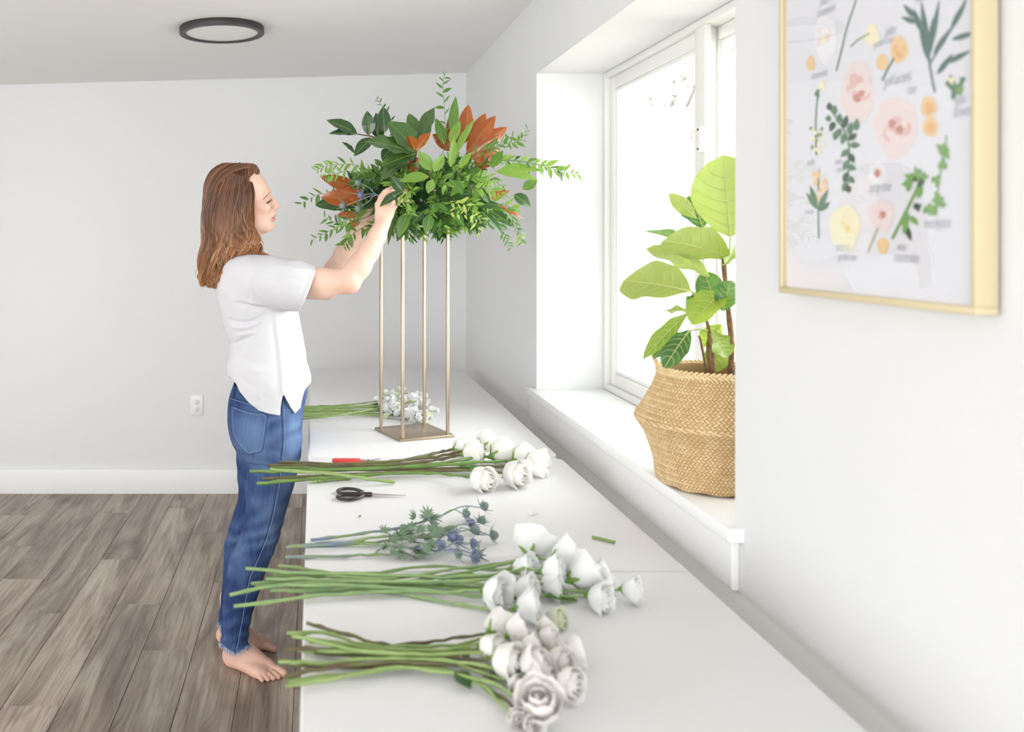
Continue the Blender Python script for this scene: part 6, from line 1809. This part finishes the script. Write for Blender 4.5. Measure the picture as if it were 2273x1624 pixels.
# keep the face clear of the under-layer
hx, hy, hz = hs.ax[0][:, None, None], hs.ax[1][None, :, None], hs.ax[2][None, None, :]
spx = hx * (F / hy) + CX; spy = CY - (hz - CAMZ) * (F / hy)
limit = np.interp(spy, [365, 378, 388, 398, 425, 440, 467, 503, 523, 546, 560, 570], [574, 572, 566, 557, 559, 561, 556, 559, 568, 572, 575, 580]) - 3
hs.f = np.maximum(hs.f, ((spx - limit) * (hy / F)).astype(np.float32))
hgrad = np.gradient(hs.f, hs.h)
def push_out(p, gap):
    i = [int(round((p[k] - hs.lo[k]) / hs.h)) for k in range(3)]
    if any(i[k] < 0 or i[k] >= hs.n[k] for k in range(3)): return p
    d = float(hs0[i[0], i[1], i[2]])
    if d >= gap or d < -.08: return p
    g_ = Vector([float(hgrad[k][i[0], i[1], i[2]]) for k in range(3)])
    if g_.length < .2: return p
    return p + g_.normalized() * (gap - d)
hs0 = hs.f.copy()
hs.f += .0035
V, Q = hs.mesh(); V, Q = compact(V, Q); V = smooth_mesh(V, Q, 2, .4)
px_, py_ = proj(V)
dn = np.clip((py_ - 400) / 220, 0, 1)
C = blend(np.tile(lin(92, 60, 42), (len(V), 1)), dn * .7, lin(150, 98, 58))
hair = link('hair', np_mesh('hair', V, Q, M_hair, C), woman)
hair['label'] = 'shoulder-length wavy auburn hair'
rh = random.Random(11)
ROOT = [lin(88, 60, 46), lin(104, 70, 52), lin(72, 50, 40), lin(120, 80, 56), lin(150, 96, 62)]
TIP = [lin(182, 130, 82), lin(152, 104, 68), lin(206, 158, 104), lin(126, 86, 58), lin(170, 114, 70)]
m = MB(); cols = []
def lock(g, r0, n=26, wave=1.0, jit=.004, sides=5, u0=None, tip=1.0):
    pts = [P(*q) for q in spline(g, n)]
    ph = rh.uniform(0, 6.3) if u0 is None else u0 + rh.gauss(0, .22); fr = rh.uniform(.97, 1.05); j0 = Vector((rh.gauss(0, jit), rh.gauss(0, jit), rh.gauss(0, jit * .4)))
    cr = ROOT[rh.randrange(5)]; ct = TIP[rh.randrange(5)]
    rad = []
    lay = rh.uniform(.0, .0050) if r0 > .001 else rh.uniform(.003, .009)
    for i in range(n):
        u = i / (n - 1)
        a = wave * (.0005 + .0175 * u ** 1.6) * min(1, u * 2)
        pts[i] = pts[i] + j0 * min(1, .3 + u * 2) + Vector((math.sin(ph + u * 14 * fr) * a, math.cos(ph + u * 14 * fr) * a * .6, 0))
        g_ = r0 * .3 + lay * min(1, .15 + 3 * u)
        pts[i] = push_out(push_out(pts[i], g_), g_)
        rad.append(.78 * r0 * (.55 + .8 * min(1, u * 4)) * (1 - max(0, (u - .62) / .38) ** 1.4 * .88))
    for _ in range(2):
        pts = [pts[0]] + [(pts[k - 1] + pts[k] * 2 + pts[k + 1]) / 4 for k in range(1, n - 1)] + [pts[-1]]
    mean = (cr + ct) / 2
    cr = cr * .72 + lin(80, 54, 41) * .25; ct = ct * .85 + lin(160, 110, 70) * .12
    n0 = len(m.v)
    m.tube(pts, rad, sides, True, 0, 1.5)
    for k in range(len(m.v) - n0):
        t_ = tip * min(1, max(0, (k // sides) / (n - 1) * 1.3 - .30)) ** 1.2
        cols.append(tuple(cr * (1 - t_) + ct * t_))
CL = [(k + rh.uniform(.2, .8)) * 9 / 46 for k in range(46)]
CPH = [rh.uniform(0, 6.3) for _ in CL]
for i in range(1150):
    u = rh.uniform(0, 8.99) if i < 200 else rh.uniform(0, 5.9)
    k = min(range(46), key=lambda q: abs(CL[q] - u))
    ga, gc = guide_mix(GD, u), guide_mix(GD, min(CL[k], 8.99))
    n_ = len(ga)
    g = []
    for q in range(n_):
        w = .8 * (q / (n_ - 1)) ** 1.6
        g.append(tuple(ga[q][m_] * (1 - w) + gc[q][m_] * w for m_ in range(3)))
    lock(g, rh.uniform(.0012, .0034), 34, u0=CPH[k], jit=.0030)
for i in range(200):
    lock(guide_mix(TOP, rh.uniform(0, 4.99)), rh.uniform(.0012, .0026), 16, .12, .0012, tip=.25)
for i in range(170):
    lock(guide_mix(BACK, rh.uniform(0, 2.99)), rh.uniform(.0012, .0028), 22, .15, .0015, tip=.15)
for i in range(110):   # single loose hairs
    u = rh.uniform(0, 6.2)
    lock(guide_mix(GD, u), .0007, 26, 1.3, .0085, 4)
o = m.build('hair_locks', M_hair, hair)
at = o.data.color_attributes.new('Col', 'FLOAT_COLOR', 'POINT')
at.data.foreach_set('color', np.array([(*c_, 1) for c_ in cols], np.float32).ravel())
o['kind'] = 'stuff'
